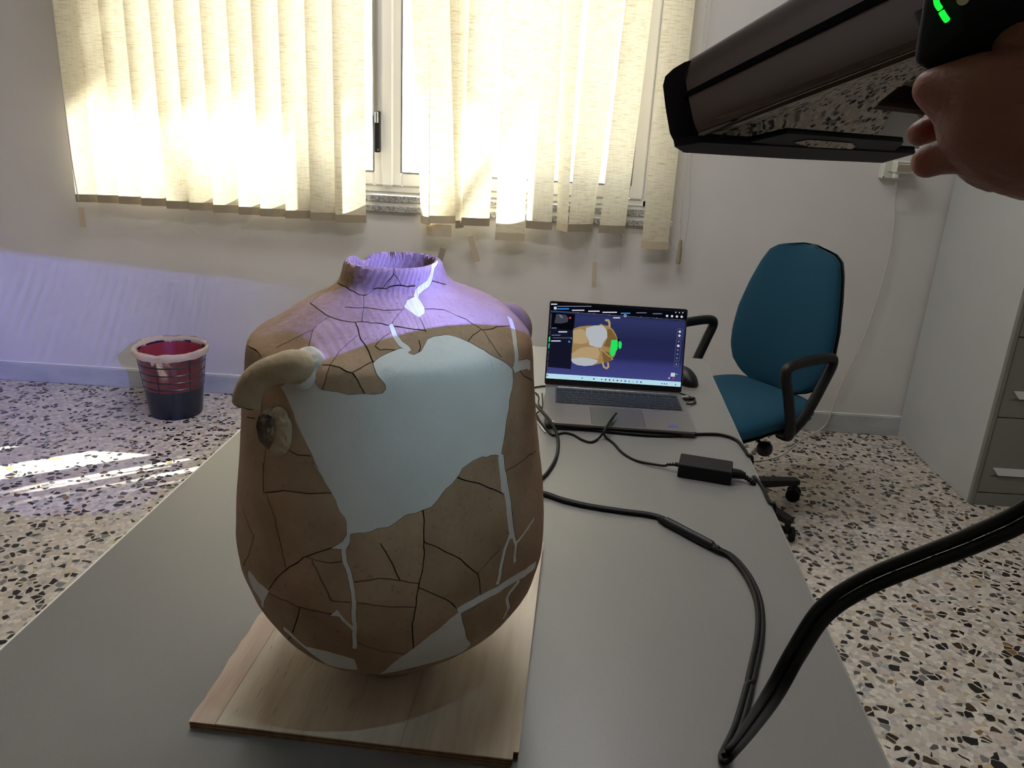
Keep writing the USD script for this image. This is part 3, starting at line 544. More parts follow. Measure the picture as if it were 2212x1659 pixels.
# handles: the left one broken off in mid-curve, its lower root a rough stump; the right one behind the shoulder
def jd(x, y): h = hit(x, y); return (jar_at(np.array([h[0] / RU]), np.array([h[1]]))[0] - C0) @ FF
dS = jd(640, 792)
_hh = hit(650, 790); _hp = jar_at(np.array([_hh[0] / RU]), np.array([_hh[1]]), np.array([-.014]))[0]
hp = spline([_hp, ond(634, 791, dS - .010), ond(604, 796, dS - .014), ond(566, 810, dS - .012), ond(541, 838, dS - .006), ond(531, 873, dS - .002)], 8)
rr = np.interp(np.linspace(0, 1, len(hp)), [0, .2, .5, 1], [.0195, .0165, .0140, .0138])
hm = tube(hp, rr, 18); hm = hm.subdivide(); hm.vertices += (meshkit.fbm(hm.vertices * 90, 3)[:, None] - .5) * .0016
part(jar, 'handle', hm, mats['clay_pale'], 40, label='curved handle stub ending in a fresh break')
E1_ = unit(hp[-1] - hp[-3])
brk = trimesh.creation.icosphere(3, .0132); brk.apply_scale((1, 1, .35)); brk.vertices += (meshkit.fbm(brk.vertices * 160, 3)[:, None] - .5) * .004
part(jar, 'handle_break', place(brk, unit(np.cross(E1_, V3(0, 1, 0))), unit(np.cross(E1_, np.cross(E1_, V3(0, 1, 0)))), E1_, hp[-1] - E1_ * .001), mats['clay_break'], 40)
h = hit(592, 928); jp = jar_at(np.array([h[0] / RU]), np.array([h[1]]), np.array([0.]))[0]; jn = unit(jar_at(np.array([h[0] / RU]), np.array([h[1]]), np.array([.01]))[0] - jp)
jx = unit(np.cross(V3(0, 0, 1), jn)); jy = np.cross(jn, jx)
st = trimesh.creation.icosphere(5, 1.); st.apply_scale((.0165, .021, .015))
_f = meshkit.fbm(st.vertices * 190, 4) - .5; st.vertices[:, 2] = np.minimum(st.vertices[:, 2], .0085 + _f * .009); st.vertices += ((meshkit.fbm(st.vertices * 120 + 5, 3) - .5) * .006)[:, None] * np.array([1, 1, .4])
part(jar, 'handle_stump', place(st, jx, jy, jn, jp - jx * .004), mats['clay_break'], 30, label='rough broken stump of the lower handle root')
st = trimesh.creation.icosphere(4, 1.); st.apply_scale((.020, .026, .0075)); st.vertices += ((meshkit.fbm(st.vertices * 110, 4) - .5) * .006)[:, None]
part(jar, 'stump_collar', place(st, jx, jy, jn, jp + jx * .007), mats['clay_pale'], 40)
h = hit(655, 792); rp_ = jar_at(np.array([h[0] / RU]), np.array([h[1]]), np.array([-.004]))[0]; rn = unit(jar_at(np.array([h[0] / RU]), np.array([h[1]]), np.array([.01]))[0] - rp_); rx = unit(np.cross(V3(0, 0, 1), rn))
st = trimesh.creation.icosphere(4, 1.); st.apply_scale((.0205, .023, .0085)); st.vertices += ((meshkit.fbm(st.vertices * 80, 3) - .5) * .004)[:, None]
part(jar, 'plaster_fill', place(st, rx, np.cross(rn, rx), rn, rp_), mats['plaster'], 40, label='pale plaster packed round the handle root')
dR = jd(1112, 700) + .045
rp = spline([ond(1060, 690, dR), ond(1090, 676, dR), ond(1114, 684, dR), ond(1126, 706, dR), ond(1122, 742, dR)], 8)
part(jar, 'handle', tube(rp, .0125, 16), mats['clay'], 40, label='stub of the right handle behind the shoulder')

# ------------------------------------------------------------------ laptop
LZ = TZ + .017
fl, frr, hl, hr = onz(1176, 912, LZ), onz(1506, 934, LZ), onz(1174, 835, LZ), onz(1467, 847, LZ)
lX = unit(frr - fl); lY = unit(np.cross(V3(0, 0, 1), lX)); lO = (fl + frr) / 2; lO[2] = TZ
LW = np.linalg.norm(frr - fl); LD = ((hl + hr) / 2 - (fl + frr) / 2) @ lY + .012
lp = thing('laptop', 'open grey laptop whose screen shows a scan of the jar, on the table', 'laptop', lO, math.atan2(lX[1], lX[0]))
hw = LW / 2
part(lp, 'base', slabpoly(rrect(-hw, hw, 0, LD, .009), .0125, .017), mats['laptop_grey'], False)
part(lp, 'bottom_shell', slabpoly(rrect(-hw + .003, hw - .003, .004, LD - .002, .009), .003, .0125), mats['laptop_edge'], False)
for x in (-hw + .03, hw - .03):
    for y in (.03, LD - .03): part(lp, 'rubber_foot', cyl(.007, (x, y, 0), (x, y, .003)), mats['black_rubber'], False)
part(lp, 'hinge_bar', box(-hw * .82, hw * .82, LD - .022, LD - .014, .017, .0185, .0004), mats['steel'], False)
kx0, kx1, ky1 = -hw * .84, hw * .92, LD - .032
KP = .0178
part(lp, 'key_well', box(kx0 - .003, kx1 + .003, ky1 - 6 * KP - .002, ky1 + .002, .0165, .0171), mats['laptop_edge'], False)
rows = [[1] * 17, [1] * 14 + [1.6, 1, .4], [1.4] + [1] * 12 + [1.2, 1, 1][:3], [1.7] + [1] * 11 + [1.9, 1, 1], [1.2] + [1] * 11 + [2.3, 1, 1], [1.3, 1, 1, 1.1, 5.6, 1.1, 1.1, 1, 1, 1, 1.4]]
for r, ws in enumerate(rows):
    tot = sum(ws); x = kx0; y1 = ky1 - r * KP; hgt = KP if r else KP * .8
    for w in ws:
        d = (kx1 - kx0) * w / tot
        part(lp, 'key', box(x + .001, x + d - .001, y1 - hgt + .0016, y1 - .0006, .0171, .0186, .0005), mats['key'], False); x += d
tpx = -hw * .02
part(lp, 'touchpad', box(tpx - .062, tpx + .062, .006, LD - .032 - 6 * KP - .012, .0168, .0172), mats['touchpad'], False)
for x in (tpx - .0625, tpx + .0625): part(lp, 'touchpad_edge', box(x - .0004, x + .0004, .006, LD - .032 - 6 * KP - .012, .0169, .0174), mats['laptop_edge'], False)
part(lp, 'blue_sticker', box(hw - .062, hw - .040, .022, .034, .017, .0173), mats['sticker_blue'], False)
part(lp, 'silver_sticker', box(-hw + .006, -hw + .022, .006, .013, .017, .0173), mats['silver_sticker'], False)
# lid
def ltl(p): q = p - lO; return np.array([q @ lX, q @ lY, q[2]])
Yl = LD + .052
def lidpt(x, y):
    d = ray(x, y); n = lY; tt = ((lO + lY * Yl - C0) @ n) / (d @ n); return ltl(C0 + tt * d)
TLp, TRp = lidpt(1187, 649), lidpt(1485, 668.5)
top = (TLp + TRp) / 2; hg = np.array([0, LD - .004, .0165]); LH = np.hypot(top[1] - hg[1], top[2] - hg[2])
lu = unit(np.array([0, top[1] - hg[1], top[2] - hg[2]])); ln = np.cross(np.array([1., 0, 0]), lu)   # lid up, and towards the viewer
def lid(m): return place(m, (1, 0, 0), lu, ln, hg)
lw2 = .1795
ld = part(lp, 'lid', lid(slabpoly(rrect(-lw2, lw2, 0, LH, .006), -.006, 0)), mats['laptop_grey'], False)
part(lp, 'bezel', lid(slabpoly(rrect(-lw2 + .001, lw2 - .001, .001, LH - .001, .005), 0, .0008)), mats['bezel'], False)
sx0, sx1, sy0, sy1 = -lw2 + .0035, lw2 - .0035, .0160, LH - .006
SW, SH = sx1 - sx0, sy1 - sy0
EM = .075            # screen brightness
def emit(name, c, k=1.): return glow(name, tuple(float(x) for x in c), EM * k)
mat('screen_back', {'tc': ('texture_coordinate', {}), 'sx': ('separate_xyz', {}), 'mr': ('map_range', {'from_min': .02, 'from_max': .22}), 'r': ('rgb_ramp', {'ramp': [(0, (.075, .085, .30)), (.3, (.05, .055, .22)), (.38, (.024, .027, .11)), (.62, (.022, .026, .09)), (.85, (.035, .045, .15)), (1, (.015, .02, .06))]}), 'e': ('emission', {'strength': EM})},
    [('tc.object', 'sx.vector'), ('sx.z', 'mr.value'), ('mr.result', 'r.fac'), ('r.color', 'e.color')], 'e.emission')
emit('ui_dark', (.009, .010, .028)); emit('ui_black', (.003, .003, .006)); emit('ui_white', (.75, .78, .9)); emit('ui_dim', (.22, .24, .36)); emit('ui_blue', (.03, .30, .95)); emit('ui_task', (.55, .85, 1.0), 1.1); emit('ui_green', (.02, .9, .13), 1.1); emit('ui_teal', (.02, .55, .33))
emit('ui_clay', (.42, .27, .11)); emit('ui_clay_light', (.55, .40, .21)); emit('ui_clay_dark', (.24, .135, .04)); emit('ui_plaster', (.56, .60, .64)); emit('ui_red', (.75, .06, .08)); emit('ui_yellow', (.8, .6, .08)); emit('ui_grey', (.06, .065, .09))
def scr(px_, py_):
    """A pixel of the picture to the screen's (x, y) on the lid."""
    d = ray(px_, py_); o = lO + lX * 0 + np.array([lX, lY, V3(0, 0, 1)]).T @ hg; n = np.array([lX, lY, V3(0, 0, 1)]).T @ ln
    q = C0 + ((o - C0) @ n) / (d @ n) * d - o; ex = lX; ey = np.array([lX, lY, V3(0, 0, 1)]).T @ lu
    return np.array([q @ ex, q @ ey])
c7 = lambda P: np.array([scr(1140 + x / 4.88, 620 + y / 4.88) for x, y in P])
lvl = [0]
scrn = part(lp, 'screen', lid(slabpoly(sbox(sx0, sy0, sx1, sy1), .0008, .0011)), mats['screen_back'], False)
def ui(shape, m, layer=1, name='screen_mark'):
    if not isinstance(shape, Polygon): shape = Polygon(shape)
    shape = shape.buffer(0).intersection(sbox(sx0, sy0, sx1, sy1))
    for q in getattr(shape, 'geoms', [shape]):
        if q.geom_type == 'Polygon' and q.area > 1e-8: part(scrn, name, lid(slabpoly(q, .0011 + .00005 * layer - .00003, .0011 + .00005 * layer)), mats[m], False)
def bar(x0, x1, y, h, m, layer=2):
    """A dash of unreadable small writing, between two pixels of the close-up."""
    a, b = c7([(x0, y), (x1, y)]); b[1] += 0; ui(Polygon(LineString([a, b]).buffer(h / 4.88 / F_PX * 2.15 * .5, 4).exterior), m, layer)
def dot(x, y, r, m, layer=2):
    a = c7([(x, y)])[0]; ui(Polygon([(a[0] + r * math.cos(t), a[1] + r * math.sin(t)) for t in np.linspace(0, 6.28, 13)[:-1]]), m, layer)
ui(c7([(225, 160), (1680, 265), (1675, 360), (215, 250)]), 'ui_black', 1, 'title_band')
ui(c7([(245, 265), (500, 285), (455, 865), (190, 840)]), 'ui_dark', 1, 'side_panel')
ui(c7([(262, 272), (495, 285), (480, 455), (250, 435)]), 'ui_black', 2, 'preview_window')
ui(c7([(300, 285), (400, 292), (430, 330), (420, 370), (350, 385), (280, 380)]), 'ui_grey', 3, 'preview_jar')
ui(c7([(325, 288), (350, 292), (372, 325), (360, 330), (340, 312)]), 'ui_dim', 4)
a = [sx0, sy0]
tb = c7([(180, 905), (1590, 1003)]); th_ = .0105
ui(sbox(sx0, sy0, sx1, sy0 + .0130), 'ui_task', 2, 'task_bar')
L0, L1 = c7([(238, 250), (1655, 350)])
ui(Polygon(LineString([L0, L1]).buffer(.0004)), 'ui_dim', 3, 'step_line')
for x0, x1, y, m in ((245, 305, 180, 'ui_white'), (315, 668, 197, 'ui_dim'), (315, 430, 228, 'ui_blue'), (470, 592, 243, 'ui_white'), (642, 752, 253, 'ui_white'), (792, 935, 264, 'ui_white'), (985, 1074, 275, 'ui_blue'), (1148, 1248, 270, 'ui_dim'), (1320, 1410, 280, 'ui_dim'), (905, 968, 323, 'ui_white'),
                     (255, 300, 431, 'ui_dim'), (328, 410, 471, 'ui_white'), (255, 340, 506, 'ui_dim'), (252, 342, 567, 'ui_white')):
    bar(x0, x1, y + (x1 - x0) * .02, 13 if m != 'ui_dim' else 9, m, 4)
dot(290, 222, .0042, 'ui_white', 4); dot(1027, 303, .0038, 'ui_white', 4); dot(1027, 303, .0022, 'ui_grey', 5)
for x, y in ((528, 270), (697, 282), (862, 293), (1194, 316), (1360, 327)): dot(x, y, .0015, 'ui_dim', 4)
for x, y, m in ((1468, 305, 'ui_white'), (1520, 308, 'ui_white'), (1572, 311, 'ui_white'), (1622, 314, 'ui_white')): dot(x, y, .0033, m, 4)
for x, y in ((1560, 268), (1598, 270), (1634, 272)): dot(x, y, .0017, 'ui_white', 4)
dot(447, 325, .003, 'ui_red', 4); dot(437, 576, .003, 'ui_blue', 4); bar(268, 455, 535, 6, 'ui_dim', 4); dot(460, 541, .002, 'ui_dim', 5)
for y, m in ((310, 'ui_grey'), (360, 'ui_grey'), (415, 'ui_grey'), (480, 'ui_grey'), (550, 'ui_teal'), (620, 'ui_teal'), (690, 'ui_grey'), (750, 'ui_grey'), (810, 'ui_grey'), (860, 'ui_grey')):
    a = c7([(232 - (y - 530) * .075, y - 20), (228 - (y - 530) * .075, y + 20)]); ui(Polygon(LineString(a).buffer(.0013 if m == 'ui_grey' else .0019)), m if y != 550 else 'ui_green', 4)
for x, y, r, m in ((1602, 471, .0033, 'ui_white'), (1598, 513, .0033, 'ui_white'), (1586, 620, .0036, 'ui_white'), (1590, 575, .0024, 'ui_dim'), (1580, 665, .0024, 'ui_dim'), (1577, 707, .0024, 'ui_dim'), (1573, 750, .0024, 'ui_dim'), (1566, 815, .0024, 'ui_dim')): dot(x, y, r, m, 4)
for P in ([(1582, 445), (1628, 448), (1622, 538), (1575, 534)], [(1570, 553), (1612, 557), (1592, 775), (1550, 771)], [(1547, 790), (1588, 794), (1584, 838), (1543, 834)]):
    q = Polygon(c7(P)).buffer(.0012); ui(q.difference(q.buffer(-.0006)) if False else Polygon(q.exterior.coords, [q.buffer(-.0005).exterior.coords]), 'ui_dim', 3, 'tool_frame')
ui(c7([(1508, 903), (1552, 905), (1550, 945), (1505, 943)]), 'ui_white', 4, 'axis_cube'); ui(c7([(1556, 914), (1582, 917), (1582, 922), (1556, 924)]), 'ui_green', 4); ui(c7([(1527, 950), (1540, 952), (1536, 980), (1526, 976)]), 'ui_red', 4); dot(1490, 960, .0022, 'ui_white', 4)
for k, m in enumerate(('ui_teal', 'ui_white', 'ui_white', 'ui_grey', 'ui_white', 'ui_teal', 'ui_grey', 'ui_grey', 'ui_red', 'ui_grey', 'ui_red', 'ui_grey', 'ui_dim', 'ui_yellow', 'ui_blue', 'ui_grey')):
    if m != 'ui_white': dot(573 + k * 41.3, 960 + k * 2.85, .0021, m, 5)
for x, y in ((208, 932), (1415, 1018), (1440, 1020), (1462, 1022), (1558, 1029)): dot(x, y, .0016, 'ui_grey', 4)
# the scanned jar on the screen, lying on its side
ui(c7([(480, 440), (540, 418), (620, 408), (740, 402), (800, 402), (860, 410), (900, 450), (930, 500), (945, 545), (950, 590), (940, 660), (920, 720), (880, 775), (800, 800), (740, 812), (680, 826), (600, 833), (520, 822), (475, 800), (458, 770), (462, 700), (470, 600)]), 'ui_clay', 3, 'screen_jar')
ui(c7([(475, 460), (560, 440), (620, 470), (640, 540), (625, 590), (560, 600), (480, 590)]), 'ui_clay_light', 4)
ui(c7([(462, 700), (560, 640), (640, 630), (740, 640), (760, 700), (740, 760), (600, 745), (462, 760)]), 'ui_clay_light', 4)
ui(c7([(615, 430), (700, 408), (790, 405), (815, 430), (835, 470), (838, 530), (800, 580), (775, 640), (720, 635), (650, 612), (640, 560), (612, 500)]), 'ui_plaster', 5)
ui(c7([(462, 755), (560, 742), (660, 752), (735, 770), (735, 790), (680, 826), (600, 833), (520, 822), (475, 800), (458, 775)]), 'ui_plaster', 5)
ui(c7([(838, 440), (880, 450), (925, 520), (945, 560), (900, 560), (860, 640), (800, 620), (840, 540)]), 'ui_clay_dark', 5)
ui(c7([(780, 670), (860, 690), (900, 745), (870, 780), (800, 795)]), 'ui_clay_dark', 5)
ui(Polygon(LineString(c7([(765, 655), (800, 680), (850, 725), (880, 738), (895, 765)])).buffer(.0012)), 'ui_clay_light', 6)
ui(Polygon(LineString(c7([(862, 412), (860, 375), (850, 352), (825, 350)])).buffer(.0028)), 'ui_clay_light', 5); ui(Polygon(LineString(c7([(765, 400), (780, 400)])).buffer(.002)), 'ui_clay_light', 5)
q = Polygon(LineString(c7([(790, 800), (800, 840), (830, 858), (850, 840), (845, 800)])).buffer(.0024)); ui(q, 'ui_clay_light', 5)
ui(c7([(880, 560), (942, 556), (950, 610), (945, 660), (925, 672), (915, 705), (893, 735), (866, 712), (872, 640)]), 'ui_green', 7); ui(c7([(958, 575), (980, 570), (992, 600), (985, 645), (962, 655), (955, 620)]), 'ui_green', 7)
ui(c7([(945, 548), (962, 545), (965, 570), (950, 572)]), 'ui_black', 6)

# ------------------------------------------------------------------ mouse, power brick, cables, plug pile
tabp = lambda x, y, z=0.: onz(x, y, TZ + z)
mc = tabp(1462, 826); mm_ = trimesh.creation.icosphere(4, 1.); mm_.apply_scale((.032, .056, .040)); mm_.vertices[:, 2] = np.maximum(mm_.vertices[:, 2], 0); mm_.vertices[:, 2] *= 1 - .15 * np.clip(-mm_.vertices[:, 1] / .056, -1, 1)
ms = thing('computer_mouse', 'black computer mouse behind the right edge of the laptop screen', 'mouse', mc + V3(.022, .015, 0), .35)
part(ms, 'shell', mm_, mats['black_plastic'], 40); part(ms, 'wheel', trimesh.creation.cylinder(.008, .006, 20, transform=trimesh.transformations.rotation_matrix(math.pi / 2, (0, 1, 0)) ).apply_translation((0, .030, .031)), mats['black_rubber'], 40)
AH = .030
aA, aB, aC = tabp(1462, 1031), tabp(1578, 1050), onz(1471, 978, TZ + AH)
aX = unit(aB - aA); aY = np.cross(V3(0, 0, 1), aX); AW = np.linalg.norm(aB - aA); AD = (aC - aA) @ aY
pb = thing('power_adapter', 'black rectangular power brick lying on the table in front of the laptop', 'power adapter', aA, math.atan2(aX[1], aX[0]))
part(pb, 'housing', rbox(0, AW, 0, AD, 0, AH, .003, 12), mats['black_matte'], 40)
part(pb, 'strain_relief', [cyl(.0045, (-.006, AD * .5, AH * .5), (.001, AD * .5, AH * .5))] + [cyl(.0042 - .0004 * k, (-.009 - k * .005, AD * .5, AH * .5 - k * .001), (-.006 - k * .005, AD * .5, AH * .5 - k * .001)) for k in range(4)] + [cyl(.0022, (-.026, AD * .5, AH * .5 - .004), (0, AD * .5, AH * .5))], mats['black_rubber'], 40)
part(pb, 'inlet_plug', tube([(AW - .002, AD * .5, AH * .52), (AW + .016, AD * .5, AH * .52), (AW + .026, AD * .5, AH * .45)], [.0105, .0095, .007], 10), mats['black_rubber'], 40)
part(pb, 'ribbed_boot', tube([(AW + .024 + .0028 * k, AD * .5 - .001 * k, AH * .45 - .0012 * k) for k in range(9)], [.006, .0042] * 4 + [.0038], 10), mats['black_rubber'], 40)
def awld(x, y, z): return aA + aX * x + aY * y + V3(0, 0, z)
def cable(name, label, P, r, catn='cable', m='black_rubber', n=8, seg=10, **k): return tag(part(None, name, tube(spline(P, n), r, seg, **k), mats[m], 60), label, catn)
r0 = .0026
cable('power_cable', 'thin black cable from the left end of the power brick to the laptop twist', [awld(-.024, AD * .5, AH * .3), tabp(1425, 1005, .006), tabp(1375, 995, r0), tabp(1345, 978, r0), tabp(1326, 958, r0), tabp(1309, 944, r0 + .002), tabp(1304, 934, .014), tabp(1312, 918, .0235), tabp(1325, 902, .025)], r0)
cable('power_cable', 'thin black cable from the twist before the laptop curving to its left side', [tabp(1331, 893, .032), tabp(1316, 912, .030), tabp(1306, 930, .021), tabp(1294, 946, .005), tabp(1277, 955, r0), tabp(1258, 950, r0), tabp(1238, 939, r0), tabp(1218, 935, r0), tabp(1195, 940, r0), tabp(1181, 928, r0), tabp(1166, 910, r0), tabp(1158, 895, r0)], r0)
eR = (TC + tv * .0001)
def edge_drop(x, y, dz): p = tabp(x, y, r0); return p + tv * .012 + V3(0, 0, dz)
cable('mains_cable', 'black mains cable from the right end of the power brick over the table edge', [awld(AW + .046, AD * .5 - .008, AH * .45 - .011), tabp(1628, 1030, .006), tabp(1646, 1050, .004), tabp(1657, 1074, .004), tabp(1664, 1086, .004), tabp(1666, 1092, .002) + tv * .0065, tabp(1666, 1096, 0) + tv * .008 + V3(0, 0, -.03), tabp(1666, 1100, 0) + tv * .006 + V3(0, 0, -.12), tabp(1666, 1100, 0) + tv * .006 + V3(0, -.02, -.45), tabp(1666, 1100, 0) + tv * .008 + V3(0, 0, -TZ + .006)], .0035)
cable('laptop_cable', 'black cable running along the front of the laptop and over the right table edge', [tabp(1200, 924, .004), tabp(1260, 927, .004), tabp(1330, 934, .004), tabp(1400, 940, .004), tabp(1460, 941, .004), tabp(1510, 938, .004), tabp(1556, 939, .004), tabp(1590, 950, .004), tabp(1608, 970, .004), tabp(1616, 983, .004), tabp(1618, 988, .002) + tv * .0065, tabp(1618, 992, 0) + tv * .008 + V3(0, 0, -.03), tabp(1618, 994, 0) + tv * .006 + V3(0, 0, -.1), tabp(1618, 994, 0) + tv * .006 + V3(0, .03, -.4), tabp(1618, 994, 0) + tv * .008 + V3(0, 0, -TZ + .006)], .0036)
cable('thin_wire', 'thin black wire standing out from behind the jar beside the laptop screen', [tabp(1120, 838, .002), tabp(1150, 837, .002), tabp(1172, 834, .002), tabp(1190, 833, .002)], .0018)
cable('thin_wire', 'thin black wire dropping down beside the left edge of the laptop keyboard', [tabp(1130, 836, .002), tabp(1156, 848, .002), tabp(1164, 857, .003), tabp(1163, 870, .003), tabp(1168, 880, .002)], .0016)
cable('thin_wire', 'thin black wire crossing low beside the front left corner of the laptop', [tabp(1150, 902, .002), tabp(1158, 894, .002), tabp(1166, 887, .008), tabp(1172, 876, .003), tabp(1171, 850, .002)], .0016)
cable('white_wire', 'thin white wire on the table at the front left corner of the laptop', [tabp(1150, 882, .002), tabp(1156, 905, .002), tabp(1166, 918, .002), tabp(1178, 934, .002)], .0022, m='cable_white')
dg = thing('usb_plug', 'silver usb plug with a short black lead lying right of the laptop', 'usb plug', tabp(1481, 862), .4)
part(dg, 'metal_shell', box(-.014, .008, -.006, .006, .003, .0085, .001), mats['steel'], False); part(dg, 'grip', rbox(-.010, .020, -.017, -.006, .001, .008, .0025, 10), mats['black_plastic'], 40)
ddl = tabp(1481, 862); c_, s_ = math.cos(.4), math.sin(.4)
def dl(x, y, z): q = V3(x, y, z) - ddl; return V3(c_ * q[0] + s_ * q[1], -s_ * q[0] + c_ * q[1], q[2])
part(dg, 'lead', tube(spline([dl(*tabp(x, y, .004)) for x, y in ((1464, 848), (1476, 852), (1490, 857), (1500, 864), (1502, 870), (1492, 873), (1482, 872))], 8), .0022, 8), mats['black_rubber'], 60)
part(dg, 'ring', tube(spline([dl(*tabp(x, y, .003)) for x, y in ((1484, 866), (1494, 862), (1502, 866), (1498, 872), (1488, 871))], 8), .0012, 6), mats['steel'], 60)
# scanner cable: a pair of leads, from behind the jar, through a ferrite, round the table and up to the hand
cable('scanner_cable', 'thick black cable looping from behind the jar past the left front of the laptop', [tabp(1128, 845, .004), tabp(1150, 868, .012), tabp(1170, 888, .024), tabp(1191, 914, .024), tabp(1204, 942, .012), tabp(1205, 972, .004), tabp(1196, 1000, .004), tabp(1174, 1030, .004), tabp(1150, 1042, .004), tabp(1132, 1036, .004)], .0038)
RC = .0039
P1 = [tabp(x, y, .0036) for x, y in ((1118, 1062), (1172, 1066), (1215, 1080), (1270, 1093), (1340, 1104), (1400, 1112), (1432, 1121))]
fA, fB = tabp(1435, 1124, .008), tabp(1541, 1180, .008)
P2 = [tabp(x, y, .0036) for x, y in ((1541, 1180), (1580, 1203), (1612, 1240), (1634, 1285), (1642, 1330), (1640, 1380), (1628, 1440), (1613, 1505), (1592, 1575))]
P3 = [ond(1563, 1637, np.dot(tabp(1563, 1637) - C0, FF) - .012)]
dp = np.dot(P3[0] - C0, FF)
P4 = [ond(x, y, d) for x, y, d in ((1590, 1612, dp - .03), (1660, 1515, .62), (1720, 1410, .575), (1780, 1322, .545), (1870, 1262, .52), (1990, 1212, .50), (2110, 1165, .475), (2230, 1105, .45), (2420, 960, .42), (2520, 760, .40), (2440, 560, .385), (2330, 400, .37), (2260, 300, .36))]
sc = thing('scanner_cable', 'pair of black scanner leads curving round the table front and up to the hand', 'cable')
mid = np.vstack([spline(P1 + [fA], 8), spline([fB] + P2[1:] + P3 + P4, 9)[:]])
mid = spline(P1 + [fA * [1, 1, 0] + [0, 0, TZ + .006], fB * [1, 1, 0] + [0, 0, TZ + .006]] + P2[1:] + P3 + P4, 9)
Tn = np.gradient(mid, axis=0); Tn /= np.linalg.norm(Tn, axis=1, keepdims=True)
view = mid - C0; view /= np.linalg.norm(view, axis=1, keepdims=True)
sd = np.cross(Tn, np.where(np.arange(len(mid))[:, None] < 130, V3(0, 0, 1), view)); 
for c in range(3): sd[:, c] = gaussian_filter1d(sd[:, c], 6, mode='nearest')
sd /= np.linalg.norm(sd, axis=1, keepdims=True)
for s in (-1, 1): part(sc, 'lead', tube(mid + sd * s * RC * .92 + (V3(0, 0, .0012) if s > 0 else 0), RC, 10), mats['black_rubber'], 60)
fd = unit(fB - fA)
part(sc, 'ferrite', tube([fA, fA + fd * .004, fB - fd * .004, fB], [.006, .0085, .0085, .006], 14), mats['black_plastic'], 40)
part(sc, 'boot', tube([fA - fd * .012, fA - fd * .008, fA - fd * .004, fA], [.0042, .006, .0048, .0065], 12), mats['black_rubber'], 40); part(sc, 'boot', tube([fB, fB + fd * .004, fB + fd * .008, fB + fd * .012], [.0065, .0048, .006, .0042], 12), mats['black_rubber'], 40)

# ------------------------------------------------------------------ office chair
chF = unit(V3(-.81, -.59, 0)); chz = math.atan2(-chF[0], chF[1])
ch = thing('office_chair', 'teal blue fabric swivel chair with black arms beside the right edge of the table', 'chair', (.79, 2.86, 0), chz)
def cushion(half, z0, z1, thick, curve, nz=34, nx=30, p=3.2):
    """A padded panel standing in the xz plane (front towards +y): half(v) is its half width at height fraction v."""
    F, B = [], []
    for j in range(nz + 1):
        v = j / nz; v = .5 - .5 * math.cos(v * math.pi); hw_ = max(half(v), 1e-4); ev = (1 - abs(2 * v - 1) ** (p * 2.2)) ** .5
        for i in range(nx + 1):
            u = -math.cos(i / nx * math.pi); eu = (1 - abs(u) ** p) ** .5 if abs(u) < 1 else 0
            y = curve(u, v); x = u * hw_; z = z0 + (z1 - z0) * v; th = thick * (ev * eu) ** .7
            F.append((x, y + th, z)); B.append((x, y - th * .35, z))
    n = nx + 1; V = np.array(F + B); f = []; o = len(F)
    for j in range(nz):
        for i in range(nx):
            a, b, c, d = j * n + i, j * n + i + 1, (j + 1) * n + i + 1, (j + 1) * n + i
            f += [(a, c, b), (a, d, c), (o + a, o + b, o + c), (o + a, o + c, o + d)]
    m = trimesh.Trimesh(V, np.array(f), process=True); m.merge_vertices(); return m
bh = interp1d([0, .02, .06, .13, .22, .34, .5, .7, .85, .93, .97, 1.0], [.02, .10, .155, .20, .222, .228, .222, .198, .172, .150, .115, .03], kind='linear')
back_m = cushion(lambda v: float(bh(v)), 0, .56, .042, lambda u, v: .03 * u * u + .018 * math.sin(v * math.pi * 1.1))
tiltb = trimesh.transformations.rotation_matrix(math.radians(7), (1, 0, 0))
def bk(m): m = m.copy(); m.apply_transform(tiltb); m.apply_translation((0, -.205, .455)); return m
part(ch, 'backrest', bk(back_m), mats['blue_fabric'], 50)
shell = cushion(lambda v: float(bh(v)) * 1.015, -.003, .564, .012, lambda u, v: .03 * u * u + .018 * math.sin(v * math.pi * 1.1) - .018)
part(ch, 'back_shell', bk(shell), mats['black_plastic'], 50)
sh_ = interp1d([0, .02, .08, .25, .5, .8, .93, .98, 1.0], [.10, .16, .20, .225, .24, .238, .215, .17, .08])
seat_m = cushion(lambda v: float(sh_(v)), -.22, .25, .060, lambda u, v: -.05 * max(0, v - .72) ** 1.5 * 4 + .01 * u * u, p=3.6)
seat_m.vertices = seat_m.vertices[:, [0, 2, 1]] * [1, 1, 1] + [0, 0, .415]; seat_m.invert()
part(ch, 'seat', seat_m, mats['blue_fabric'], 50)
sp_ = cushion(lambda v: float(sh_(v)) * .98, -.215, .24, .010, lambda u, v: -.05 * max(0, v - .72) ** 1.5 * 4 + .01 * u * u - .014); sp_.vertices = sp_.vertices[:, [0, 2, 1]] + [0, 0, .408]; sp_.invert()
part(ch, 'seat_pan', sp_, mats['black_plastic'], 50)
part(ch, 'back_bracket', tube(spline([(0, -.02, .385), (0, -.20, .380), (0, -.262, .42), (0, -.268, .52), (0, -.29, .66)], 8), .034, 10, flat=.35), mats['black_plastic'], 50)
for s in (-1, 1):
    x = .262 * s
    P = spline([(x * .80, .02, .388), (x * .97, .03, .396), (x * 1.04, .055, .45), (x * 1.06, .10, .56), (x * 1.06, .135, .645), (x * 1.06, .115, .672), (x * 1.06, .03, .678), (x * 1.06, -.085, .676), (x * 1.06, -.115, .655), (x * 1.06, -.085, .59), (x * 1.04, -.02, .47), (x * .97, .02, .405)], 7)
    part(ch, 'armrest', tube(P, .020, 12, flat=.62, up=(.35 * s, 0, 1)) if False else tube(P, .0185, 12), mats['black_plastic'], 50)
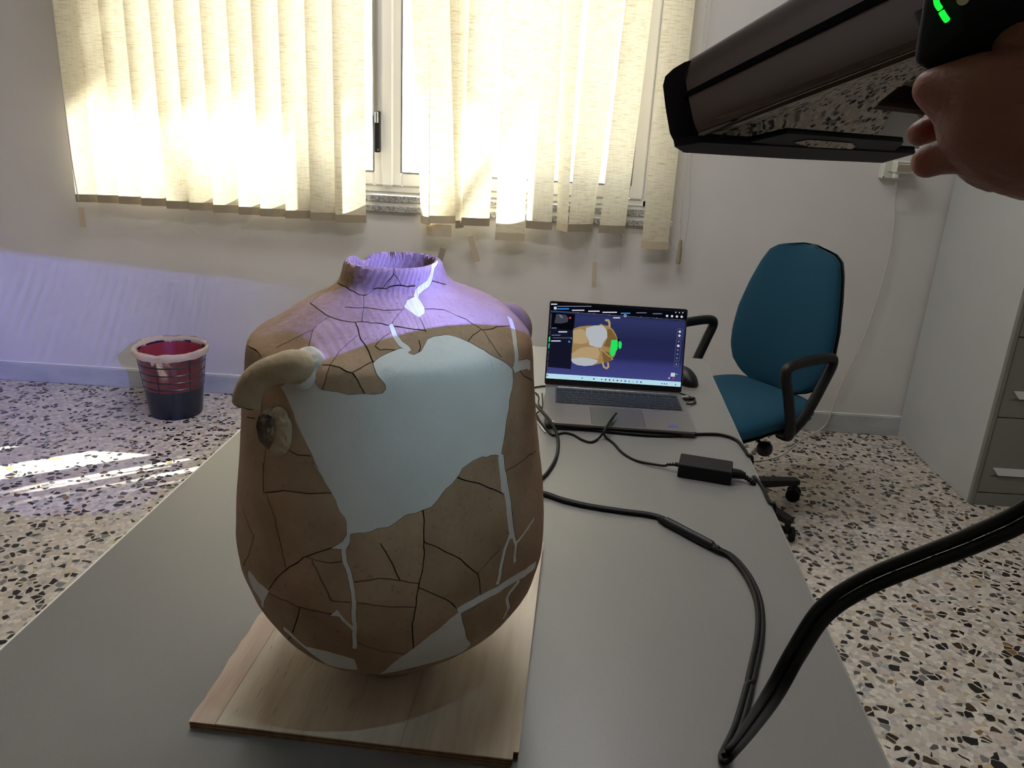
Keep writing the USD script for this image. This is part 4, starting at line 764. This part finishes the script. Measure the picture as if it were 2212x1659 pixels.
part(ch, 'mechanism', box(-.075, .075, -.11, .10, .345, .392, .012), mats['black_plastic'], 30)
part(ch, 'lever_knob', [tube([(-.05, .03, .36), (-.17, .05, .335)], .006, 8), (lambda m: m.apply_translation((-.185, .055, .325)))(rbox(-.026, .026, -.026, .026, -.026, .026, .02, 12))], mats['black_plastic'], 40)
part(ch, 'gas_lift', [cyl(.025, (0, 0, .09), (0, 0, .24)), cyl(.014, (0, 0, .2), (0, 0, .35))], mats['black_plastic'], 40)
part(ch, 'hub', lathe([(0, .065), (.04, .065), (.046, .08), (.042, .115), (.03, .125), (0, .125)], 24), mats['black_plastic'], 40)
a0 = math.radians(-56) - chz
for k in range(5):
    a = a0 + k * math.radians(72); d = V3(math.cos(a), math.sin(a), 0); q = V3(-d[1], d[0], 0)
    arm = trimesh.convex.convex_hull(np.array([d * .03 + q * .026 * s + V3(0, 0, z) for s in (-1, 1) for z in (.075, .112)] + [d * .315 + q * .017 * s + V3(0, 0, z) for s in (-1, 1) for z in (.072, .092)] + [d * .325 + V3(0, 0, .082)]))
    part(ch, 'base_arm', arm, mats['black_plastic'], 30)
    e = d * .305; cs = part(ch, 'caster', [cyl(.011, e + V3(0, 0, .045), e + V3(0, 0, .078)), box(e[0] - .012, e[0] + .012, e[1] - .012, e[1] + .012, .03, .058, .004)], mats['black_plastic'], 30)
    for s in (-1, 1):
        ax = V3(math.cos(a + .9), math.sin(a + .9), 0)
        part(cs, 'wheel', cyl(.0275, e + ax * s * .013 + V3(0, 0, .0275), e + ax * s * .026 + V3(0, 0, .0275), 24), mats['black_rubber'], 30)

# ------------------------------------------------------------------ filing cabinet
KX, KW, KY, KH = 1.82, .47, 3.007, 1.38
cb = thing('filing_cabinet', 'tall pale grey metal filing cabinet against the back wall at the right', 'filing cabinet', (KX, KY, 0))
KD = WALL_Y - KY - .014
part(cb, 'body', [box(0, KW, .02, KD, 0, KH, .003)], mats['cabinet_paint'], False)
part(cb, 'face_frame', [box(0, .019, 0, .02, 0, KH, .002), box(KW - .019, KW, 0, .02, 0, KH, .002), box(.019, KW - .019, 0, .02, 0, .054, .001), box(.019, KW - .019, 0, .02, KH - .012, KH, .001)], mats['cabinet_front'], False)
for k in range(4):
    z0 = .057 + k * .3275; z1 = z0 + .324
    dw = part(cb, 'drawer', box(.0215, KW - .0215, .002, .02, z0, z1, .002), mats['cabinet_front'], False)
    hz = z0 + .095; hx0, hx1 = .055, .20
    # pressed pull: a tapering hood over a scooped hollow
    hood = trimesh.convex.convex_hull(np.array([(hx0, .003, hz + .018), (hx1, .003, hz + .018), (hx0 + .022, -.012, hz - .012), (hx1 - .022, -.012, hz - .012), (hx0 + .022, .003, hz - .014), (hx1 - .022, .003, hz - .014)]))
    part(dw, 'pull', hood, mats['cabinet_paint'], False)
    part(dw, 'pull_hollow', trimesh.convex.convex_hull(np.array([(hx0 - .008, .0018, hz - .024), (hx1 + .008, .0018, hz - .024), (hx0 + .02, .0018, hz - .012), (hx1 - .02, .0018, hz - .012), (hx0 + .02, .0008, hz - .013), (hx1 - .02, .0008, hz - .013)])), mats['outlet_dark'], False)

# ------------------------------------------------------------------ waste bin
bc = (-1.655, 3.452)
bn = thing('waste_bin', 'dark navy and red plastic waste bin with a pale liner, by the wall at left', 'waste bin', (*bc, 0))
ro = lambda z: .113 + (.150 - .113) * z / .31
part(bn, 'lower_body', lathe([(0, 0), (ro(0), 0), (ro(.004) + .002, .004), (ro(.135), .135), (ro(.135) - .004, .135), (ro(0) - .004, .006), (0, .006)], 56), mats['bin_navy'], 40)
part(bn, 'red_wall', lathe([(ro(.135) - .001, .135), (ro(.29) - .001, .29), (ro(.29) - .004, .29), (ro(.135) - .004, .135), (ro(.135) - .001, .135)], 56), mats['bin_red'], 40)
for z in (.150, .185, .220, .258): part(bn, 'rib_ring', lathe([(ro(z - .003) - .001, z - .003), (ro(z) + .0022, z), (ro(z + .003) - .001, z + .003)], 56), mats['bin_navy'], 40)
for k in range(6):
    a = k / 6 * 2 * math.pi + .45; P = np.array([(math.cos(a) * (ro(z) + .0002), math.sin(a) * (ro(z) + .0002), z) for z in (.132, .21, .292)]); part(bn, 'upright_rib', tube(P, .0016, 6), mats['bin_navy'], 40)
part(bn, 'rim', lathe([(ro(.288) - .004, .288), (ro(.288) + .003, .288), (ro(.3) + .006, .296), (ro(.3) + .006, .308), (ro(.3) + .002, .312), (ro(.3) - .004, .310), (ro(.288) - .004, .288)], 56), mats['bin_navy'], 40)
# liner folded over the rim, red bag inside
n_ = 72; prof_ = [(.122, .20), (.138, .27), (.146, .312), (.156, .322), (.168, .316), (.166, .298), (.161, .287)]
V = []
for j, (r, z) in enumerate(prof_):
    for k in range(n_):
        a = k / n_ * 2 * math.pi; w = meshkit.noise(np.array([math.cos(a) * 4 + 9, math.sin(a) * 4, j * .8]), 5) - .5; w2 = meshkit.noise(np.array([math.cos(a) * 11, math.sin(a) * 11 + 3, j * 1.1]), 8) - .5
        V.append(((r + w * .022 + w2 * .012) * math.cos(a), (r + w * .022 + w2 * .012) * math.sin(a), z + w * .022 + w2 * .012 + (.006 if j > 2 else 0)))
q = [(j * n_ + k, j * n_ + (k + 1) % n_, (j + 1) * n_ + (k + 1) % n_, (j + 1) * n_ + k) for j in range(len(prof_) - 1) for k in range(n_)]
part(bn, 'bag_liner', (np.array(V), np.array(q)), mats['bag_liner'], True, label='pale translucent bag folded over the rim')
pr2 = [(0, .03), (.09, .035), (.105, .08), (.118, .18), (.135, .27), (.143, .306)]; V = []
for j, (r, z) in enumerate(pr2):
    for k in range(n_):
        a = k / n_ * 2 * math.pi; w = meshkit.noise(np.array([math.cos(a) * 5, math.sin(a) * 5 + 4, z * 14]), 2) - .5; rr_ = max(r - .004 + w * .008 * (r > 0), 0); V.append((rr_ * math.cos(a), rr_ * math.sin(a), z))
q = [(j * n_ + k, j * n_ + (k + 1) % n_, (j + 1) * n_ + (k + 1) % n_, (j + 1) * n_ + k) for j in range(len(pr2) - 1) for k in range(n_)]
part(bn, 'bag', (np.array(V), np.array(q)), mats['bag_red'], True, label='red inner bag')

# ------------------------------------------------------------------ wall socket, charger and its flex
oz = 1.232
ot = thing('wall_outlet', 'cream surface mounted double socket on the back wall near the cabinet', 'wall outlet', (1.486, WALL_Y, 1.221))
part(ot, 'back_box', box(0, .112, -.040, 0, 0, .082, .004), mats['outlet_white'], False)
part(ot, 'face_plate', box(.003, .109, -.045, -.039, .003, .079, .003), mats['outlet_white'], False)
for x in (.030, .083):
    so = part(ot, 'socket', cyl(.017, (x, -.046, .030), (x, -.043, .030)), mats['outlet_white'], 40)
    for d in (-.0065, 0, .0065): part(so, 'pin_hole', cyl(.0022, (x + d, -.0464, .030), (x + d, -.045, .030), 10), mats['outlet_dark'], False)
part(ot, 'screw', cyl(.003, (.008, -.0462, .008), (.008, -.044, .008), 10), mats['outlet_dark'], False)
chg = thing('charger_plug', 'beige plug-in charger hanging in the wall socket, its flex running down', 'plug', (1.519, WALL_Y - .0465, 1.243))
part(chg, 'housing', box(0, .078, -.048, 0, .006, .056, .005), mats['outlet_white'], False)
part(chg, 'label_panel', box(.008, .070, -.0487, -.047, .013, .044, .001), mats['pocket_beige'], False)
part(chg, 'vent', box(.004, .068, -.0485, -.046, .049, .0525, .001), mats['outlet_dark'], False)
part(chg, 'plug_neck', box(.004, .024, -.040, -.012, -.016, .008, .003), mats['outlet_white'], False)
wy = WALL_Y - .02
fx = [ony(1936, 394, WALL_Y - .075), ony(1936, 415, wy - .03), ony(1933, 450, wy), ony(1925, 530, wy), ony(1905, 610, wy), ony(1880, 690, wy), ony(1852, 760, wy), ony(1826, 810, wy), ony(1806, 860, wy), ony(1790, 905, wy), ony(1776, 925, wy - .01)]
flo = [onz(x, y, .003) for x, y in ((1735, 948), (1715, 963), (1690, 982), (1660, 992), (1626, 996), (1580, 999), (1520, 1010))]
cable('charger_flex', 'thin off-white flex hanging from the charger down the wall and across the floor', fx + flo, .0028, m='cable_white', catn='cable')

# ------------------------------------------------------------------ handheld scanner
nl = unit(V3(.213, -.3285, -.9202)); B0 = ond(1475, 312, .50)
def onp(x, y, n, p): d = ray(x, y); return C0 + ((p - C0) @ n) / (d @ n) * d
def low(x, y): return onp(x, y, nl, B0)
M0, M1, B1 = low(1508, 287), low(2014, 92), low(1985, 322)
axd = unit(M1 - M0)
nu = unit(np.cross(axd, ond(1477, 137, .515) - M0)); nu = nu if nu @ FF < 0 else -nu
def upp(x, y): return onp(x, y, nu, M0)
T0, T1 = upp(1477, 137), upp(2110, -247)
SO = C0 + (M0 + B1 - 2 * C0) * .5
S_ = thing('handheld_scanner', 'dark handheld structured light scanner held by the person above the jar', 'scanner', SO)
def sloc(m): m = m.copy(); m.apply_translation(-SO); return m
thk = .072
def hullp(P): return trimesh.convex.convex_hull(np.array(P))
def slab_on(P, n, h, d0=0.):
    P = np.array(P); return hullp(np.vstack([P + n * (d0 + h), P + n * (d0 - .001)]))
plain('scanner_face', (.115, .095, .08), .012, 1., .5)
back = [low(1514, 296) + V3(.01, .03, .055), B1 + V3(0, .02, .075), T0 + V3(.03, .10, .0), T1 + V3(.05, .14, -.005)]
body_pts = [T0, low(1514, 296), T1, M0, M1, B1] + back
cen = np.mean(body_pts, axis=0)
part(S_, 'body', sloc(hullp([p + unit(cen - p) * .0045 for p in body_pts])), mats['scanner_black'], 20)
# the glossy face: one plate rounded along the ridge between its upper and lower side
def shell_(FT, FN, m, name):
    G = np.array([spline(FT + (FN - FT) * k, 6) for k in np.linspace(0, 1, 15)]); nk, nc = G.shape[:2]
    gn = np.cross(np.gradient(G, axis=0), np.gradient(G, axis=1)); gn /= np.linalg.norm(gn, axis=2, keepdims=True)
    if (gn.mean((0, 1)) @ FF) > 0: gn = -gn
    ix = np.arange(nk * nc).reshape(nk, nc); qs = np.stack([ix[:-1, :-1], ix[1:, :-1], ix[1:, 1:], ix[:-1, 1:]], -1).reshape(-1, 4); o_ = nk * nc
    per = np.concatenate([ix[0, :], ix[1:, -1], ix[-1, -2::-1], ix[-2:0:-1, 0]]); side = np.array([(per[i], per[(i + 1) % len(per)], per[(i + 1) % len(per)] + o_, per[i] + o_) for i in range(len(per))])
    fm = trimesh.Trimesh(np.vstack([(G + gn * .0012).reshape(-1, 3), (G - gn * .004).reshape(-1, 3)]), np.vstack([q_[:, t_] for q_ in (qs, qs[:, ::-1] + o_, side) for t_ in ([0, 1, 2], [0, 2, 3])]), process=False); fm.fix_normals()
    part(S_, name, sloc(fm), m, 40)
rdg = lambda a, b, k: a + (b - a) * k
shell_(np.array([upp(1479, 134) + nu * -.004, upp(1479, 142), upp(1483, 175), upp(1490, 215), upp(1500, 262), M0 - nl * .0004 - nu * .0012]), np.array([upp(2112, -252) + nu * -.006, upp(2108, -235), upp(2090, -160), upp(2062, -68), upp(2034, 30), M1 - nl * .0004 - nu * .0012]), mats['scanner_taupe'], 'side_shell')
shell_(np.array([M0 - nl * .0012 - nu * .0006, low(1509, 290), low(1511, 293), low(1514, 296)]), np.array([M1 - nl * .0012 - nu * .0006, low(2010, 120), low(2000, 210), low(1985, 318)]), mats['scanner_face'], 'glossy_face')
sp2 = [upp(1478, 206), upp(1479, 216), upp(1915, 4), upp(2060, -66), upp(2060, -92), upp(1900, -8)]
part(S_, 'stripe', sloc(slab_on(sp2, nu, .0018)), mats['groove_black'], False)
cp = [ond(x, y, .508) for x, y in ((1479, 134), (1455, 148), (1437, 165), (1432, 185), (1438, 235), (1447, 288), (1455, 304), (1472, 315), (1510, 292), (1490, 250), (1477, 200))]
part(S_, 'end_cap', sloc(hullp(np.vstack([np.array(cp), np.array(cp[:8]) + V3(.035, .012, .010)]))), mats['scanner_black'], 25)
rm = [low(1455, 303), low(1512, 294), low(1600, 301), low(1800, 314), low(1930, 318), low(1976, 321), low(1905, 341), low(1700, 331), low(1560, 322), low(1475, 316)]
part(S_, 'rim', sloc(slab_on(rm, nl, .004)), mats['scanner_black'], False)
part(S_, 'lens_recess', sloc(slab_on([low(1700, 278), low(1740, 281), low(1950, 298), low(1945, 306), low(1925, 322), low(1850, 318), low(1690, 306), low(1620, 297)], nl, .0030)), mats['scanner_black'], False)
part(S_, 'lens', sloc(slab_on([low(1712, 296), low(1745, 290), low(1838, 298), low(1846, 306), low(1838, 315), low(1760, 311)], nl, .0036)), mats['scanner_face'], False)
# handle and dark rear block with its green light
hc0, hc1 = ond(2110, 60, .335), ond(2140, 420, .365)
part(S_, 'handle', sloc(tube([ond(2105, -20, .345), ond(2130, 110, .350), ond(2145, 210, .358), ond(2160, 300, .37)], [.024, .020, .016, .012], 18)), mats['scanner_black'], 40)
rear = [ond(x, y, d) for x, y, d in ((2030, -60, .31), (2075, 60, .315), (2000, 120, .325), (2050, 150, .33), (2230, 120, .33), (2260, -60, .30), (2080, -120, .30), (2230, 100, .39), (2250, -80, .39), (2060, 100, .39))]
part(S_, 'rear_block', sloc(tm(m3.Manifold.batch_hull([m3.Manifold.sphere(.004, 12).translate(tuple(map(float, p))) for p in rear]))), mats['black_matte'], 30)
part(S_, 'trigger_guard', sloc(slab_on([ond(1893, 225, .34), ond(1930, 196, .34), ond(1945, 192, .34), ond(2040, 212, .345), ond(2040, 236, .345), ond(1900, 232, .34)], -FF, .004)), mats['black_matte'], False)
part(S_, 'guard_edge', sloc(slab_on([ond(1890, 228, .337), ond(2036, 237, .342), ond(2032, 250, .342), ond(1886, 234, .337)], -FF, .004)), mats['scanner_taupe'], False)
glow('led_green', (.01, .9, .05), .11)
def led(P, r): return sloc(tube(spline(P, 6), r, 10))
part(S_, 'status_light', led([ond(2022, -8, .302), ond(2024, 8, .302), ond(2031, 19, .303)], .0011), mats['led_green'], 40)
part(S_, 'status_light', led([ond(2034, 26, .303), ond(2040, 36, .304), ond(2046, 44, .305)], .0012), mats['led_green'], 40)
part(S_, 'logo_dot', sloc(cyl(.0022, ond(2080, -2, .2995), ond(2080, -2, .303), 14)), mats['pocket_pale'], 40)

# projector in the far end: a tiny lamp behind a framed grating throws the violet stripes; a white led panel sits on the underside
PJ = ond(1486, 166, .645)
hitp = [V3(-.294, .807, 1.194), V3(-.207, .737, 1.198), V3(-.011, .857, 1.207)]
pc = unit(V3(-.19, .90, 1.215) - PJ); pgx = unit(np.cross(pc, V3(0, 0, 1))); pgy = np.cross(pgx, pc)
def gob(p): d = p - PJ; return np.array([d @ pgx, d @ pgy]) / (d @ pc)
g1, g2, g3 = map(gob, hitp)
ux, vx = (g3 - g2) * 1.62, (g1 - g2) * 4.4
GD = .014
ap = [g2, g2 + ux, g2 + ux + vx, g2 + vx]
apoly = Polygon(np.array(ap) * GD)
def gplace(m): return place(m, pgx, pgy, -pc, PJ + pc * GD - SO)
from shapely.geometry import Point
chan = unary_union([apoly, Point(0, 0).buffer(.0012)]).convex_hull.buffer(.0004); outer = chan.buffer(.0014, join_style='mitre')
part(S_, 'projector_mask', gplace(slabpoly(outer.difference(apoly), -.0002, .0002)), mats['black_matte'], False)
part(S_, 'projector_housing', gplace(cat([slabpoly(outer.difference(chan), .0002, GD + .003), slabpoly(outer, GD + .003, GD + .005)])), mats['black_matte'], False)
NB = 84; bars = []
for k in range(NB):
    o = g2 + ux * ((k + .5) / NB); w_ = ux / NB * .21
    bars.append(slabpoly(Polygon(np.array([o - w_, o + w_, o + w_ + vx, o - w_ + vx]) * GD), -.0001, .0001))
tag(part(S_, 'grating', gplace(cat(bars)), mats['black_matte'], False), kind='stuff')
mat('projector_violet', {'lf': ('light_falloff', {'strength': PROJECTOR_LEVEL}), 'e': ('emission', {'color': (.165, .20, 1.0)})}, [('lf.linear', 'e.strength')], 'e.emission')
q_ = np.array([(-.000078, -.000078, 0), (.000078, -.000078, 0), (.000078, .000078, 0), (-.000078, .000078, 0)])
part(S_, 'projector_lamp', place(trimesh.Trimesh(q_, [(0, 2, 1), (0, 3, 2)], process=False), pgx, pgy, -pc, PJ - SO), mats['projector_violet'], False)
lc = ond(1470, 245, .545); ln_ = unit(V3(-.09, .73, 1.15) - lc); lx_ = unit(np.cross(ln_, V3(0, 0, 1))); ly_ = np.cross(lx_, ln_)
flash = UsdLux.SphereLight.Define(stage, str(S_.GetPath()) + '/flash_light'); flash.CreateRadiusAttr(.004); flash.CreateColorAttr(Gf.Vec3f(.52, .82, 1.0)); flash.CreateIntensityAttr(FLASH_LEVEL)
shp = UsdLux.ShapingAPI.Apply(flash.GetPrim()); shp.CreateShapingConeAngleAttr(23.); shp.CreateShapingConeSoftnessAttr(.85)
aim(flash, lc - SO, ln_)
part(S_, 'flash_socket', sloc(place(box(-.007, .007, -.007, .007, .005, .010, .0004), lx_, ly_, -ln_, lc)), mats['black_matte'], False)

# ------------------------------------------------------------------ the person holding it: right hand, forearm, body beside the camera
Q = lambda x, y, d: ond(x, y, d)
ps = thing('person', 'person at the right reaching in with a bare hand to hold the scanner', 'person', (.62, -.35, 0))
PO = V3(.62, -.35, 0)
px2 = lambda r, d: r * d / F_PX
def chain(*a): return [(Q(x, y, d) - PO, px2(r, d)) for x, y, r, d in a]
hand = hulls([
    chain((2018, 192, 44, .322), (2120, 216, 98, .318), (2235, 216, 116, .315), (2330, 216, 120, .312)),      # index knuckle and the back of the hand
    chain((2120, 278, 88, .318), (2240, 290, 118, .315), (2330, 290, 120, .312)), chain((2148, 316, 84, .322), (2205, 337, 88, .322), (2310, 350, 95, .32)),
    chain((2120, 216, 98, .318), (2120, 278, 88, .318), (2148, 316, 84, .322)), chain((2235, 216, 116, .315), (2240, 290, 118, .315), (2205, 337, 88, .322)),
    chain((2110, 258, 52, .335), (2052, 270, 34, .348), (2012, 276, 30, .352), (1988, 288, 27, .352)),   # second finger, its tip behind the third
    chain((2125, 318, 56, .322), (2080, 334, 42, .326), (2040, 336, 39, .332), (2004, 350, 34, .336)),   # third finger, bent round the grip
    chain((2150, 365, 50, .335), (2112, 372, 30, .340), (2090, 362, 24, .352)), chain((2220, 385, 48, .335), (2170, 392, 27, .342), (2125, 378, 22, .36)),
    chain((2250, 150, 66, .31), (2190, 90, 46, .318), (2170, 20, 40, .33)),                               # thumb up behind the block
    chain((2300, 250, 125, .312), (2520, 250, 135, .305), (2900, 340, 175, .29)),                          # wrist and forearm
], .0028, 14)
sh_p, el = V3(.42, -.42, 1.36), V3(.56, -.20, 1.20)
wr = Q(2900, 330, .29)
arm_ = hulls([[(wr - PO, .030), (el - PO, .043)], [(el - PO, .046), (sh_p - PO, .056)]], .012, 8)
part(ps, 'hand', hand, mats['skin'], True)
part(ps, 'sleeve', hulls([[((wr + (el - wr) * .45) - PO, .043), (el - PO, .054)], [(el - PO, .054), (sh_p - PO, .07)], [(sh_p - PO, .07), (V3(.50, -.45, 1.38) - PO, .085)]], .014, 8), mats['shirt_brown'], True)
part(ps, 'forearm', arm_, mats['skin'], True)
b0 = lambda x, y, z: V3(x, y, z)
part(ps, 'shirt', hulls([[(b0(-.16, -.1, 1.38), .07), (b0(.16, -.1, 1.38), .07)], [(b0(-.16, -.1, 1.38), .07), (b0(-.12, -.1, .98), .115)], [(b0(.16, -.1, 1.38), .07), (b0(.12, -.1, .98), .115)], [(b0(-.11, -.1, .98), .115), (b0(.11, -.1, .98), .115)], [(b0(-.08, -.1, 1.2), .12), (b0(.08, -.1, 1.2), .12)],
                           [(b0(.16, -.1, 1.38), .07), (b0(.27, -.12, 1.12), .052)], [(b0(.27, -.12, 1.12), .052), (b0(.25, .04, .92), .045)]], .02, 8), mats['shirt_brown'], True)
part(ps, 'trousers', hulls([[(b0(-.10, -.1, .95), .112), (b0(.10, -.1, .95), .112)], [(b0(-.10, -.1, .92), .105), (b0(-.11, -.08, .50), .068)], [(b0(.10, -.1, .92), .105), (b0(.11, -.08, .50), .068)], [(b0(-.11, -.08, .50), .066), (b0(-.12, -.1, .09), .05)], [(b0(.11, -.08, .50), .066), (b0(.12, -.1, .09), .05)]], .02, 8), mats['trousers_dark'], True)
for s in (-1, 1): part(ps, 'shoe', hulls([[(b0(.12 * s, -.13, .045), .045), (b0(.13 * s, .04, .036), .036)]], .015, 4), mats['black_matte'], True)
part(ps, 'head', hulls([[(b0(0, -.1, 1.42), .058), (b0(0, -.09, 1.52), .056)], [(b0(0, -.09, 1.56), .075), (b0(0, -.10, 1.66), .092)], [(b0(0, -.02, 1.60), .018), (b0(0, -.015, 1.64), .012)], [(b0(-.085, -.10, 1.62), .02), (b0(.085, -.10, 1.62), .02)]], .012, 8), mats['skin'], True)
part(ps, 'hair', hulls([[(b0(0, -.125, 1.66), .092), (b0(0, -.105, 1.70), .082)]], .012, 4), mats['black_matte'], True)
part(ps, 'other_hand', hulls([[(b0(.25, .04, .92), .036), (b0(.22, .13, .87), .032)], [(b0(.22, .13, .87), .030), (b0(.21, .19, .84), .012)], [(b0(.235, .14, .86), .018), (b0(.235, .19, .83), .009)], [(b0(.205, .14, .865), .018), (b0(.185, .19, .84), .009)], [(b0(.25, .12, .87), .016), (b0(.26, .17, .83), .008)], [(b0(.20, .10, .89), .016), (b0(.165, .14, .87), .010)]], .006, 8), mats['skin'], True)
